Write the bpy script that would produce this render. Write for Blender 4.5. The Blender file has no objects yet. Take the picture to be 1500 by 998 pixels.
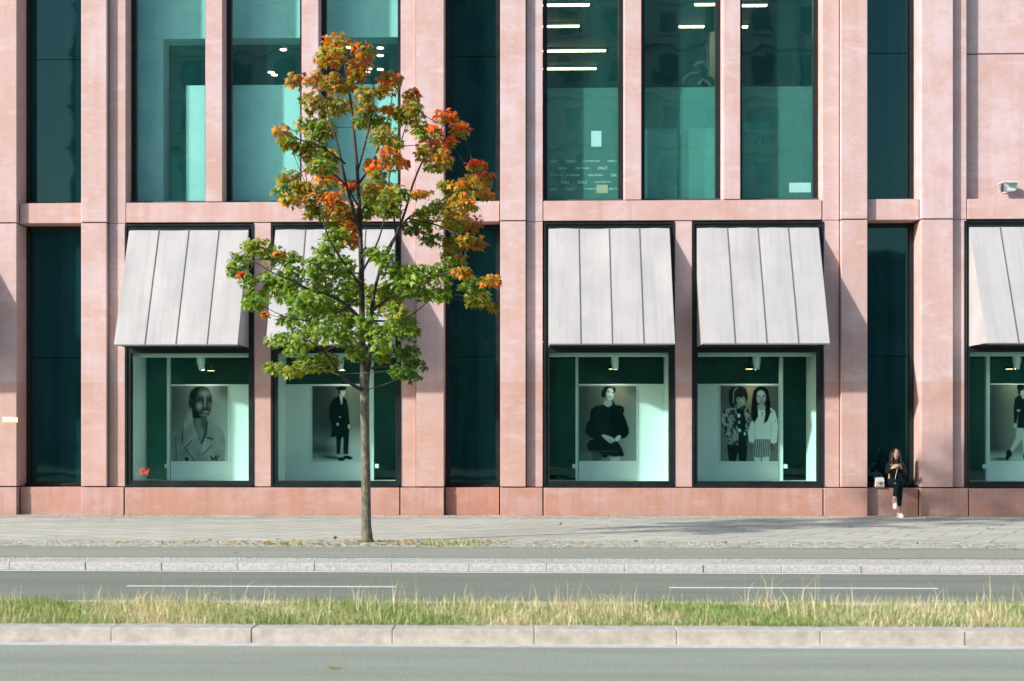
import bpy, bmesh, math, random
import numpy as np
from mathutils import Vector, Matrix
random.seed(7); rng = np.random.default_rng(7)
R = math.radians
sc = bpy.context.scene
C = bpy.context.collection

# ------------------------------------------------------------------ camera
YAW = math.atan(0.0282); FPX = 2083.0; CAMY = -27.5; CAMZ = 1.59
cam_d = bpy.data.cameras.new('camera'); cam = bpy.data.objects.new('camera', cam_d); C.objects.link(cam)
cam.location = (0, CAMY, CAMZ); cam.rotation_euler = (R(90), 0, YAW)
cam_d.sensor_width = 36; cam_d.lens = FPX / 1500 * 36
cam_d.shift_x = 39 / 1500; cam_d.shift_y = 136 / 1500
cam_d.clip_start = 0.1; cam_d.clip_end = 3000
cam_d.dof.use_dof = True; cam_d.dof.focus_distance = 26.5; cam_d.dof.aperture_fstop = 2.2
sc.camera = cam

# ------------------------------------------------------------------ light
SUN = Vector((-1.7, -1.0, 0.9)).normalized()          # towards the sun
w = bpy.data.worlds.new('World'); sc.world = w; w.use_nodes = True
nt = w.node_tree; bg = nt.nodes['Background']
sky = nt.nodes.new('ShaderNodeTexSky'); sky.sky_type = 'NISHITA'; sky.sun_disc = False
sky.sun_elevation = math.asin(SUN.z); sky.sun_rotation = math.atan2(SUN.x, SUN.y) % (2 * math.pi)
sky.air_density = 1.0; sky.dust_density = 1.2; sky.ozone_density = 1.0
nt.links.new(sky.outputs[0], bg.inputs[0]); bg.inputs[1].default_value = 0.15
sl = bpy.data.lights.new('sun', 'SUN'); sl.energy = 3.7; sl.angle = R(1.7); sl.color = (1.0, 0.955, 0.905)
so = bpy.data.objects.new('sun', sl); C.objects.link(so); so.location = (-20, -30, 25)
so.rotation_euler = (-SUN).to_track_quat('-Z', 'Y').to_euler()
sc.view_settings.view_transform = 'Standard'; sc.view_settings.look = 'None'
sc.view_settings.gamma = 1.0; sc.view_settings.exposure = 0.88
sc.render.engine = 'CYCLES'; sc.cycles.use_denoising = True
sc.cycles.max_bounces = 10; sc.cycles.transparent_max_bounces = 24
sc.cycles.diffuse_bounces = 5; sc.cycles.caustics_reflective = False; sc.cycles.caustics_refractive = False

# ------------------------------------------------------------------ helpers
sn, cs = math.sin(YAW), math.cos(YAW)
def at(px, py, Y):
    """facade measurement: photograph pixel -> (X, Z) on the vertical plane Y"""
    u = (px - 711.0) / FPX; v = (635.0 - py) / FPX
    t = (Y - CAMY) / (cs + u * sn)
    return t * (-sn + u * cs), CAMZ + t * v
def X(px, Y=0.0): return at(px, 635, Y)[0]
def Zc(py, Y=0.0, px=770): return at(px, py, Y)[1]
def P(px, py, Y):
    x, z = at(px, py, Y); return Vector((x, Y, z))

def nd(nt, typ, ins=None, **props):
    n = nt.nodes.new(typ)
    for k, v in props.items(): setattr(n, k, v)
    for k, v in (ins or {}).items():
        s = n.inputs[k]
        if isinstance(v, bpy.types.NodeSocket): nt.links.new(v, s)
        else:
            if hasattr(s.default_value, '__len__') and len(s.default_value) == 4 and len(v) == 3: v = (*v, 1)
            s.default_value = v
    return n
def newmat(name, base=(0.5, 0.5, 0.5), rough=0.6, spec=0.5, metal=0.0):
    m = bpy.data.materials.new(name); m.use_nodes = True
    b = m.node_tree.nodes['Principled BSDF']
    b.inputs['Base Color'].default_value = (*base, 1); b.inputs['Roughness'].default_value = rough
    b.inputs['Specular IOR Level'].default_value = spec; b.inputs['Metallic'].default_value = metal
    return m, m.node_tree, b
def ramp(nt, fac, stops):
    n = nd(nt, 'ShaderNodeValToRGB', {0: fac}); e = n.color_ramp.elements
    while len(e) < len(stops): e.new(0.5)
    for el, (p, c) in zip(e, stops): el.position = p; el.color = (*c, 1) if len(c) == 3 else c
    return n.outputs[0]
def mix(nt, fac, a, b, mode='MIX'):
    n = nd(nt, 'ShaderNodeMix', data_type='RGBA', blend_type=mode)
    for i, v in ((0, fac), (6, a), (7, b)):
        if isinstance(v, bpy.types.NodeSocket): nt.links.new(v, n.inputs[i])
        elif i == 0: n.inputs[0].default_value = v
        else: n.inputs[i].default_value = (*v, 1)
    return n.outputs[2]
def math_(nt, op, a, b=0.0, c=0.0):
    n = nd(nt, 'ShaderNodeMath', {0: a, 1: b, 2: c}, operation=op); return n.outputs[0]
def noise(nt, vec, scale, detail=4, rough=0.55):
    return nd(nt, 'ShaderNodeTexNoise', {'Vector': vec, 'Scale': scale, 'Detail': detail, 'Roughness': rough}).outputs['Fac']
def vscale(nt, vec, s, off=None):
    n = nd(nt, 'ShaderNodeVectorMath', {0: vec, 1: s}, operation='MULTIPLY').outputs[0]
    if off is not None: n = nd(nt, 'ShaderNodeVectorMath', {0: n, 1: off}, operation='ADD').outputs[0]
    return n
def bump(nt, b, h, strength=0.2, dist=0.01):
    n = nd(nt, 'ShaderNodeBump', {'Height': h, 'Strength': strength, 'Distance': dist})
    nt.links.new(n.outputs[0], b.inputs['Normal'])

def link(o, parent=None):
    C.objects.link(o)
    if parent is not None: o.parent = parent
    return o
def tag(o, label=None, cat=None, group=None, kind=None):
    if label: o['label'] = label
    if cat: o['category'] = cat
    if group: o['group'] = group
    if kind: o['kind'] = kind
    return o
def empty(name, loc=(0, 0, 0)):
    o = bpy.data.objects.new(name, None); o.location = loc; o.empty_display_size = 0.2; return link(o)
class MB:
    """collects shapes for ONE mesh object"""
    def __init__(s): s.v = []; s.f = []
    def add(s, vs, fs):
        n = len(s.v); s.v += [tuple(v) for v in vs]; s.f += [tuple(i + n for i in f) for f in fs]; return s
    def box(s, x0, x1, y0, y1, z0, z1):
        return s.add([(x0, y0, z0), (x1, y0, z0), (x1, y1, z0), (x0, y1, z0), (x0, y0, z1), (x1, y0, z1), (x1, y1, z1), (x0, y1, z1)],
                     [(0, 3, 2, 1), (4, 5, 6, 7), (0, 1, 5, 4), (1, 2, 6, 5), (2, 3, 7, 6), (3, 0, 4, 7)])
    def hexa(s, p): # 8 corners, bottom ring then top ring
        return s.add(p, [(0, 3, 2, 1), (4, 5, 6, 7), (0, 1, 5, 4), (1, 2, 6, 5), (2, 3, 7, 6), (3, 0, 4, 7)])
    def tube(s, pts, rad, n=8, cap=True):
        pts = [Vector(p) for p in pts]
        rad = rad if hasattr(rad, '__len__') else [rad] * len(pts)
        rings = []
        a = None
        for i, p in enumerate(pts):
            d = (pts[min(i + 1, len(pts) - 1)] - pts[max(i - 1, 0)]).normalized()
            if a is None: a = d.orthogonal().normalized()
            a = (a - d * a.dot(d)).normalized(); b = d.cross(a)
            rings.append([p + (a * math.cos(2 * math.pi * k / n) + b * math.sin(2 * math.pi * k / n)) * rad[i] for k in range(n)])
        vs = [v for r in rings for v in r]; fs = []
        for i in range(len(pts) - 1):
            for k in range(n):
                fs.append((i * n + k, i * n + (k + 1) % n, (i + 1) * n + (k + 1) % n, (i + 1) * n + k))
        if cap: fs.append(tuple(range(n))[::-1]); fs.append(tuple((len(pts) - 1) * n + k for k in range(n)))
        return s.add(vs, fs)
    def ell(s, c, r, n=14, m=9, rot=None):
        vs = []; fs = []
        for j in range(m + 1):
            t = math.pi * j / m
            for k in range(n):
                a = 2 * math.pi * k / n
                v = Vector((r[0] * math.sin(t) * math.cos(a), r[1] * math.sin(t) * math.sin(a), r[2] * math.cos(t)))
                if rot is not None: v = rot @ v
                vs.append(v + Vector(c))
        for j in range(m):
            for k in range(n): fs.append((j * n + k, (j + 1) * n + k, (j + 1) * n + (k + 1) % n, j * n + (k + 1) % n))
        return s.add(vs, fs)
    def build(s, name, mat, parent=None, bev=0.0, smooth=False, seg=1):
        me = bpy.data.meshes.new(name)
        me.from_pydata(s.v, [], s.f)
        bm = bmesh.new(); bm.from_mesh(me)
        bmesh.ops.remove_doubles(bm, verts=bm.verts, dist=1e-5)
        bmesh.ops.recalc_face_normals(bm, faces=bm.faces)
        if bev: bmesh.ops.bevel(bm, geom=bm.edges[:], offset=bev, segments=seg, affect='EDGES', profile=0.5)
        bm.to_mesh(me); bm.free()
        if smooth:
            me.polygons.foreach_set('use_smooth', [True] * len(me.polygons))
        if mat: me.materials.append(mat)
        o = bpy.data.objects.new(name, me); link(o, parent); return o
def box(name, mat, parent, x0, x1, y0, y1, z0, z1, bev=0.0, seg=1):
    return MB().box(x0, x1, y0, y1, z0, z1).build(name, mat, parent, bev, seg=seg)
def np_mesh(name, V, F, col=None, mat=None, parent=None, smooth=False):
    V = np.asarray(V, np.float32); F = np.asarray(F, np.int32); k = F.shape[1]
    me = bpy.data.meshes.new(name)
    me.vertices.add(len(V)); me.vertices.foreach_set('co', V.ravel())
    me.loops.add(F.size); me.loops.foreach_set('vertex_index', F.ravel())
    me.polygons.add(len(F)); me.polygons.foreach_set('loop_start', np.arange(0, F.size, k, dtype=np.int32))
    if smooth: me.polygons.foreach_set('use_smooth', np.ones(len(F), bool))
    me.update(); me.validate()
    if col is not None:
        a = me.color_attributes.new('tint', 'FLOAT_COLOR', 'POINT')
        c = np.ones((len(V), 4), np.float32); c[:, :3] = col; a.data.foreach_set('color', c.ravel())
    if mat: me.materials.append(mat)
    o = bpy.data.objects.new(name, me); link(o, parent); return o

# ------------------------------------------------------------------ materials
def stone_mat(name, tint=(1, 1, 1), streak=0.38, blotch=0.5):
    m, nt, b = newmat(name, rough=0.8, spec=0.25)
    pos = nd(nt, 'ShaderNodeNewGeometry').outputs['Position']
    rnd = nd(nt, 'ShaderNodeObjectInfo').outputs['Random']
    off = nd(nt, 'ShaderNodeCombineXYZ', {0: math_(nt, 'MULTIPLY', rnd, 37.0), 1: math_(nt, 'MULTIPLY', rnd, 91.0), 2: math_(nt, 'MULTIPLY', rnd, 53.0)}).outputs[0]
    v = nd(nt, 'ShaderNodeVectorMath', {0: pos, 1: off}, operation='ADD').outputs[0]
    big = noise(nt, v, 0.9, 7, 0.62)
    lil = ramp(nt, big, [(0.35, (0.465, 0.31, 0.282)), (0.47, (0.512, 0.372, 0.365)), (0.59, (0.545, 0.43, 0.45))])
    # each slab has its own cast, salmon to lilac
    lil = mix(nt, math_(nt, 'MULTIPLY', rnd, 0.65), lil, (0.49, 0.345, 0.315))
    st = noise(nt, vscale(nt, v, (7.0, 7.0, 0.35)), 1.0, 5, 0.6)
    sm = ramp(nt, st, [(0.45, (0, 0, 0)), (0.72, (1, 1, 1))])
    c = mix(nt, math_(nt, 'MULTIPLY', sm, streak), lil, (0.46, 0.275, 0.225))
    # cloudy pale bloom and rusty blotches
    bl = noise(nt, vscale(nt, v, (1, 1, 1), (13, 5, 2)), 2.6, 8, 0.68)
    c = mix(nt, math_(nt, 'MULTIPLY', ramp(nt, bl, [(0.50, (0, 0, 0)), (0.64, (1, 1, 1))]), blotch), c, (0.48, 0.30, 0.24))
    wh = noise(nt, vscale(nt, v, (0.6, 0.6, 1.6), (3, 1, 9)), 3.2, 9, 0.7)
    c = mix(nt, math_(nt, 'MULTIPLY', ramp(nt, wh, [(0.52, (0, 0, 0)), (0.70, (1, 1, 1))]), 0.5), c, (0.60, 0.515, 0.535))
    # clear anti-graffiti coat up to 2.58 m turns the stone warmer and darker
    sep = nd(nt, 'ShaderNodeSeparateXYZ', {0: pos}).outputs[2]
    coat = nd(nt, 'ShaderNodeMapRange', {0: sep, 1: 2.575, 2: 2.59, 3: 1.0, 4: 0.0}).outputs[0]
    c = mix(nt, coat, c, mix(nt, 1.0, c, (0.95, 0.865, 0.80), 'MULTIPLY'))
    # splash-back dirt along the foot
    foot = nd(nt, 'ShaderNodeMapRange', {0: math_(nt, 'ADD', sep, math_(nt, 'MULTIPLY', st, 0.25)), 1: 0.10, 2: 0.42, 3: 0.35, 4: 0.0}).outputs[0]
    c = mix(nt, foot, c, (0.40, 0.22, 0.17))
    c = mix(nt, 1.0, c, tint, 'MULTIPLY')
    gr = noise(nt, v, 90, 3, 0.7)
    c = mix(nt, 0.28, c, mix(nt, 1.0, c, ramp(nt, gr, [(0.3, (0.45, 0.45, 0.45)), (0.7, (1.4, 1.4, 1.4))]), 'MULTIPLY'))
    nt.links.new(c, b.inputs['Base Color'])
    bump(nt, b, mix(nt, 0.5, gr, bl), 0.25, 0.006)
    return m
STONE = stone_mat('pink_stone')
STONE_BASE = stone_mat('stained_pink_stone', (0.90, 0.83, 0.80), 0.9, 1.0)
STONE_RUST = stone_mat('rusty_pink_stone', (0.85, 0.64, 0.57), 0.8, 1.0)
STONE_BAND = stone_mat('streaked_pink_stone', (1.0, 0.95, 0.92), 0.6, 0.35)
CORE, _, _ = newmat('dark_joint', (0.015, 0.013, 0.013), 0.9, 0.1)

def frame_mat():
    m, nt, b = newmat('dark_frame', (0.008, 0.012, 0.013), 0.38, 0.3)
    pos = nd(nt, 'ShaderNodeNewGeometry').outputs['Position']
    n = noise(nt, pos, 3.5, 6, 0.7)
    nt.links.new(ramp(nt, n, [(0.3, (0.006, 0.010, 0.011)), (0.75, (0.014, 0.021, 0.022))]), b.inputs['Base Color'])
    nt.links.new(ramp(nt, n, [(0.3, (0.3,) * 3), (0.7, (0.5,) * 3)]), b.inputs['Roughness'])
    return m
FRAME = frame_mat()
SILL, _, _ = newmat('slate_grey_flashing', (0.05, 0.068, 0.07), 0.5, 0.4)

def glass_mat(name, tint, refl=0.04, wave=0.0012, dust_veil=0.05):
    m = bpy.data.materials.new(name); m.use_nodes = True; nt = m.node_tree; nt.nodes.clear()
    out = nt.nodes.new('ShaderNodeOutputMaterial')
    lw = nd(nt, 'ShaderNodeLayerWeight', {'Blend': 0.5})
    f = math_(nt, 'MULTIPLY_ADD', math_(nt, 'POWER', lw.outputs['Facing'], 5.0), 0.94 - refl, refl)
    tr = nd(nt, 'ShaderNodeBsdfTransparent', {0: tint})
    gl = nd(nt, 'ShaderNodeBsdfGlossy', {'Roughness': 0.0, 'Color': (0.85, 1.0, 0.97)})
    pos = nd(nt, 'ShaderNodeNewGeometry').outputs['Position']
    h = noise(nt, pos, 0.9, 2, 0.4)
    bp = nd(nt, 'ShaderNodeBump', {'Height': h, 'Strength': 1.0, 'Distance': wave * 4})
    nt.links.new(bp.outputs[0], gl.inputs['Normal'])
    mx = nd(nt, 'ShaderNodeMixShader', {0: f, 1: tr.outputs[0], 2: gl.outputs[0]})
    # a thin layer of dust tinted teal, a haze painted over the glass
    df = nd(nt, 'ShaderNodeBsdfDiffuse', {0: (0.06, 0.50, 0.46)})
    dn = nd(nt, 'ShaderNodeMapRange', {0: noise(nt, vscale(nt, pos, (3, 3, 0.7)), 1.5, 6, 0.65), 1: 0.3, 2: 0.75, 3: dust_veil * .35, 4: dust_veil}).outputs[0]
    m2 = nd(nt, 'ShaderNodeMixShader', {0: dn, 1: mx.outputs[0], 2: df.outputs[0]})
    nt.links.new(m2.outputs[0], out.inputs[0])
    return m
GLASS_SHOP = glass_mat('shop_glass', (0.845, 0.985, 0.952), 0.014, 0.0012, 0.008)
GLASS_UP = glass_mat('upper_glass', (0.845, 0.982, 0.968), 0.085, 0.0012, 0.045)

def spandrel_mat():
    m, nt, b = newmat('dark_teal_glass', (0.008, 0.05, 0.056), 0.03, 0.5)
    b.inputs['Specular Tint'].default_value = (0.45, 0.92, 0.85, 1)
    pos = nd(nt, 'ShaderNodeNewGeometry').outputs['Position']
    n = noise(nt, vscale(nt, pos, (6, 6, 0.35)), 1.0, 5, 0.6)
    nt.links.new(ramp(nt, n, [(0.3, (0.002, 0.020, 0.024)), (0.75, (0.007, 0.040, 0.044))]), b.inputs['Base Color'])
    h = noise(nt, pos, 0.8, 2, 0.4); bump(nt, b, h, 1.0, 0.004)
    return m
SPAN = spandrel_mat()

def awning_mat():
    m, nt, b = newmat('pale_awning_metal', (0.62, 0.60, 0.60), 0.5, 0.4)
    pos = nd(nt, 'ShaderNodeNewGeometry').outputs['Position']
    rnd = nd(nt, 'ShaderNodeObjectInfo').outputs['Random']
    off = nd(nt, 'ShaderNodeCombineXYZ', {0: math_(nt, 'MULTIPLY', rnd, 31.0), 2: math_(nt, 'MULTIPLY', rnd, 17.0)}).outputs[0]
    v = nd(nt, 'ShaderNodeVectorMath', {0: pos, 1: off}, operation='ADD').outputs[0]
    st = noise(nt, vscale(nt, v, (9, 1, 0.5)), 1.0, 6, 0.65)
    cl = noise(nt, v, 1.6, 6, 0.6)
    c = ramp(nt, cl, [(0.3, (0.355, 0.347, 0.343)), (0.7, (0.43, 0.418, 0.41))])
    c = mix(nt, math_(nt, 'MULTIPLY', ramp(nt, st, [(0.48, (0, 0, 0)), (0.75, (1, 1, 1))]), 0.5), c, (0.265, 0.258, 0.25))
    c = mix(nt, math_(nt, 'MULTIPLY', rnd, 0.12), c, (0.36, 0.36, 0.37))
    nt.links.new(c, b.inputs['Base Color'])
    bump(nt, b, cl, 0.25, 0.012)
    return m
AWN = awning_mat()
AWN_DARK, _, _ = newmat('awning_seam', (0.12, 0.125, 0.125), 0.6)

def plain(name, col, rough=0.6, var=0.12, scale=6.0, spec=0.4, bumpy=0.0):
    m, nt, b = newmat(name, col, rough, spec)
    pos = nd(nt, 'ShaderNodeNewGeometry').outputs['Position']
    n = noise(nt, pos, scale, 5, 0.6)
    lo = tuple(c * (1 - var) for c in col); hi = tuple(min(1, c * (1 + var)) for c in col)
    nt.links.new(ramp(nt, n, [(0.3, lo), (0.7, hi)]), b.inputs['Base Color'])
    if bumpy: bump(nt, b, n, bumpy, 0.01)
    return m
def emit(name, col, s):
    m = bpy.data.materials.new(name); m.use_nodes = True; nt = m.node_tree; nt.nodes.clear()
    e = nd(nt, 'ShaderNodeEmission', {0: col, 1: s}); o = nt.nodes.new('ShaderNodeOutputMaterial'); nt.links.new(e.outputs[0], o.inputs[0]); return m
WHITE_WALL = plain('white_display_wall', (0.70, 0.70, 0.69), 0.7, 0.03, 2)
TEAL_WALL = plain('dark_shop_wall', (0.045, 0.22, 0.19), 0.6, 0.2, 2)
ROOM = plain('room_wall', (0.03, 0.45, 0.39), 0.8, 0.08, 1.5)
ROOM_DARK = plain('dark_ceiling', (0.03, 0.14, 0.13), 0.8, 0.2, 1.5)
TUBE = emit('fluorescent_tube', (1.0, 0.72, 0.42), 9.0)
DISC = emit('downlight_disc', (1.0, 0.74, 0.45), 8.0)
SPOT = emit('spotlight_lens', (1.0, 0.90, 0.76), 70.0)
WARM = emit('warm_downlight', (1.0, 0.62, 0.30), 2.5)
WHITE_PL = plain('white_plastic', (0.75, 0.76, 0.76), 0.45, 0.06, 20)
def attr_mat(name, rough=0.6, transl=0.0, spec=0.3, vary=0.0):
    m, nt, b = newmat(name, rough=rough, spec=spec)
    a = nd(nt, 'ShaderNodeAttribute', attribute_name='tint').outputs['Color']
    nt.links.new(a, b.inputs['Base Color'])
    if transl:
        t = nd(nt, 'ShaderNodeBsdfTranslucent', {0: mix(nt, 1.0, a, (1.5, 1.35, 0.6), 'MULTIPLY')})
        mx = nd(nt, 'ShaderNodeMixShader', {0: transl, 1: b.outputs[0], 2: t.outputs[0]})
        nt.links.new(mx.outputs[0], nt.nodes['Material Output'].inputs[0])
    return m
PRINT = attr_mat('printed_poster', 0.9, 0.0, 0.0)
LEAF = attr_mat('maple_leaf', 0.45, 0.40, 0.35)
BLADE = attr_mat('grass_blade', 0.6, 0.3)

# ------------------------------------------------------------------ ground and roads
def sheet(name, mat, x0, x1, y0, y1, z, z2=None, tilt=0.0):
    z2 = z if z2 is None else z2
    me = bpy.data.meshes.new(name)
    me.from_pydata([(x0, y0 - tilt * x0, z), (x1, y0 - tilt * x1, z), (x1, y1, z2), (x0, y1, z2)], [], [(0, 1, 2, 3)])
    me.materials.append(mat); o = bpy.data.objects.new(name, me); link(o); o['kind'] = 'structure'; return o
def asphalt(name, a, b_, grain=160, warm=0.0):
    m, nt, b = newmat(name, rough=0.85, spec=0.25)
    pos = nd(nt, 'ShaderNodeNewGeometry').outputs['Position']
    g = noise(nt, pos, grain, 3, 0.8); g2 = noise(nt, pos, 42, 4, 0.8)
    l = noise(nt, vscale(nt, pos, (0.25, 1.6, 1)), 1.2, 6, 0.6)
    c = ramp(nt, l, [(0.3, a), (0.7, b_)])
    c = mix(nt, 0.5, c, mix(nt, 1.0, c, ramp(nt, g, [(0.3, (0.3,) * 3), (0.5, (0.95,) * 3), (0.72, (1.9,) * 3)]), 'MULTIPLY'))
    c = mix(nt, 0.45, c, mix(nt, 1.0, c, ramp(nt, g2, [(0.35, (0.5,) * 3), (0.65, (1.5,) * 3)]), 'MULTIPLY'))
    tr_ = noise(nt, vscale(nt, pos, (0.06, 1.0, 1)), 2.2, 5, 0.6)
    c = mix(nt, math_(nt, 'MULTIPLY', ramp(nt, tr_, [(0.45, (0,) * 3), (0.65, (1,) * 3)]), 0.35), c, tuple(v * .72 for v in a))
    nt.links.new(c, b.inputs['Base Color']); bump(nt, b, g, 0.5, 0.01); return m
ROAD_N = asphalt('near_asphalt', (0.25, 0.272, 0.212), (0.315, 0.338, 0.268))
ROAD_F = asphalt('far_asphalt', (0.185, 0.20, 0.155), (0.22, 0.235, 0.185))
BIKE = asphalt('cycle_path_asphalt', (0.275, 0.28, 0.225), (0.305, 0.31, 0.25), 90)
def mosaic(name, a, b_, scale, moss=0.0):
    m, nt, b = newmat(name, rough=0.85, spec=0.25)
    pos = nd(nt, 'ShaderNodeNewGeometry').outputs['Position']
    vo = nd(nt, 'ShaderNodeTexVoronoi', {'Vector': pos, 'Scale': scale}, feature='F1')
    ed = nd(nt, 'ShaderNodeTexVoronoi', {'Vector': pos, 'Scale': scale}, feature='DISTANCE_TO_EDGE').outputs['Distance']
    cell = nd(nt, 'ShaderNodeSeparateColor', {0: vo.outputs['Color']}).outputs[0]
    c = ramp(nt, cell, [(0.0, a), (1.0, b_)])
    l = noise(nt, pos, 1.4, 6, 0.65)
    c = mix(nt, math_(nt, 'MULTIPLY', ramp(nt, l, [(0.45, (0,) * 3), (0.75, (1,) * 3)]), 0.45), c, (0.28, 0.28, 0.24))
    j = ramp(nt, ed, [(0.03, (1,) * 3), (0.10, (0,) * 3)])
    c = mix(nt, math_(nt, 'MULTIPLY', j, 0.45), c, (0.16, 0.16, 0.12))
    if moss:
        mo = noise(nt, vscale(nt, pos, (1, 1.4, 1)), 2.3, 7, 0.7)
        c = mix(nt, math_(nt, 'MULTIPLY', ramp(nt, mo, [(0.54, (0,) * 3), (0.66, (1,) * 3)]), moss), c, (0.13, 0.17, 0.06))
    nt.links.new(c, b.inputs['Base Color']); bump(nt, b, ramp(nt, ed, [(0.0, (0,) * 3), (0.15, (1,) * 3)]), 0.6, 0.02); return m
MOSAIC = mosaic('granite_mosaic', (0.44, 0.43, 0.385), (0.55, 0.535, 0.48), 20, 0.15)
MOSAIC_T = mosaic('mossy_mosaic', (0.33, 0.315, 0.26), (0.62, 0.60, 0.53), 13, 0.6)
def slabs():
    m, nt, b = newmat('granite_slabs', rough=0.8, spec=0.3)
    pos = nd(nt, 'ShaderNodeNewGeometry').outputs['Position']
    rot = nd(nt, 'ShaderNodeMapping', {'Vector': pos, 'Rotation': (0, 0, R(27))}).outputs[0]
    br = nd(nt, 'ShaderNodeTexBrick', {'Vector': rot, 'Color1': (0.415, 0.41, 0.345), 'Color2': (0.485, 0.475, 0.405), 'Mortar': (0.12, 0.12, 0.10),
            'Scale': 1.0, 'Mortar Size': 0.012, 'Brick Width': 0.9, 'Row Height': 0.55, 'Bias': 0.0})
    c = br.outputs['Color']
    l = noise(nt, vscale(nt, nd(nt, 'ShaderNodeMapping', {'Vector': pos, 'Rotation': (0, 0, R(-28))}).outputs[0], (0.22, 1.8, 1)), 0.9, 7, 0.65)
    c = mix(nt, math_(nt, 'MULTIPLY', ramp(nt, l, [(0.48, (0,) * 3), (0.62, (1,) * 3)]), 0.55), c, (0.29, 0.30, 0.25))  # dark diagonal streaks paint tree shadows into the slab colour
    g = noise(nt, pos, 110, 3, 0.7)
    c = mix(nt, 0.3, c, mix(nt, 1.0, c, ramp(nt, g, [(0.3, (0.5,) * 3), (0.7, (1.5,) * 3)]), 'MULTIPLY'))
    nt.links.new(c, b.inputs['Base Color']); bump(nt, b, br.outputs['Fac'], -0.3, 0.01); return m
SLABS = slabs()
KERB = plain('granite_kerb', (0.43, 0.415, 0.395), 0.8, 0.25, 26, 0.3)
KERB_N = plain('sandy_granite_kerb', (0.42, 0.385, 0.335), 0.85, 0.22, 9, 0.25)
DUST = plain('dusty_gutter', (0.47, 0.455, 0.435), 0.9, 0.2, 9)
PAINT = plain('road_paint', (0.70, 0.70, 0.68), 0.7, 0.22, 22)
SOIL = plain('median_soil', (0.36, 0.31, 0.19), 0.95, 0.3, 12)
GROUND = plain('far_ground', (0.16, 0.17, 0.15), 0.9, 0.2, 0.5)

sheet('ground', GROUND, -500, 500, -500, 500, -0.20)
sheet('near_road', ROAD_N, -60, 60, -24.6, -16.12, -0.12)
sheet('gutter', DUST, -60, 60, -16.12, -15.94, -0.12)
sheet('grass_median', SOIL, -60, 60, -15.66, -14.15, -0.02)
sheet('far_road', ROAD_F, -60, 60, -13.9, -9.5, -0.12)
me = bpy.data.meshes.new('kerbside_paving'); xs_ = [-22 + 2 * i for i in range(24)]
me.from_pydata([(x, -9.80 - .012 * x, -.038) for x in xs_] + [(x, -9.345, -.001) for x in xs_], [], [(i, i + 1, i + 25, i + 24) for i in range(23)])
me.materials.append(MOSAIC); o = link(bpy.data.objects.new('kerbside_paving', me)); o['kind'] = 'structure'
sheet('cycle_path', BIKE, -60, 60, -9.35, -7.73, 0.0)
sheet('tree_strip', MOSAIC_T, -60, 60, -7.73, -6.5, 0.003, 0.003)
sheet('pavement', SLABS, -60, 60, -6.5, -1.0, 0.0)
sheet('facade_paving', MOSAIC_T, -60, 60, -1.0, 0.5, 0.002)
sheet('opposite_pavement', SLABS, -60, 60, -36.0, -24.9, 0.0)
sheet('cycle_path_edge', CORE, -60, 60, -9.356, -9.342, 0.004)

def kerb_row(name, mat, x0, n, L, y0, y1, z0, z1, tilt=0.0):
    k = MB().hexa([(x0, y0 + 0.03 - tilt * x0, z0 - 0.05), (x0 + n * L, y0 + 0.03 - tilt * (x0 + n * L), z0 - 0.05), (x0 + n * L, y1 - 0.01 - tilt * (x0 + n * L), z0 - 0.05), (x0, y1 - 0.01 - tilt * x0, z0 - 0.05),
                   (x0, y0 + 0.03 - tilt * x0, z1 - 0.03), (x0 + n * L, y0 + 0.03 - tilt * (x0 + n * L), z1 - 0.03), (x0 + n * L, y1 - 0.01 - tilt * (x0 + n * L), z1 - 0.03), (x0, y1 - 0.01 - tilt * x0, z1 - 0.03)]).build(name, SOIL)
    k['kind'] = 'structure'
    meshes = []
    for q in range(4):
        m = MB().box(0.002, L - 0.002, y0 + 0.01 * (q % 2) * 0.4, y1, z0, z1)
        o = m.build('kerb_stone', mat, None, 0.006, seg=1); meshes.append(o.data); bpy.data.objects.remove(o)
    for i in range(n):
        o = bpy.data.objects.new('kerb_stone', meshes[random.randrange(4)]); link(o, k)
        x = x0 + i * L; o.location = (x, -tilt * (x + L / 2) + random.uniform(-.006, .006), random.uniform(.0, .005)); o.rotation_euler = (0, 0, -math.atan(tilt))
    return k
kx = X(25, -9.9)
kerb_row('pavement_kerb', KERB, kx - 12 * 0.962, 44, 0.962, -9.9, -9.72, -0.17, -0.03, 0.012)
kx = X(163, -15.94)
kerb_row('median_kerb', KERB_N, kx - 5 * 1.155, 17, 1.155, -15.94, -15.64, -0.17, -0.008)
sheet('median_back_kerb', KERB, -60, 60, -14.15, -13.9, -0.02)
# painted lines
sheet('kerb_line', PAINT, -60, 60, -10.10, -10.01, -0.116, None, 0.0).data.transform(Matrix.Shear('XY', 4, (0, 0)))
o = bpy.data.objects['kerb_line']
for v in o.data.vertices: v.co.y = (-10.10 if v.index in (0, 1) else -10.01) - 0.012 * v.co.x
for i in range(-2, 4):
    a, b_ = X(186 + 794 * i, -11.72), X(580 + 794 * i, -11.72)
    if i not in (0, 1): b_ = a + 3.0
    sheet('lane_dash', PAINT, a, b_, -11.77, -11.67, -0.116)

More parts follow.
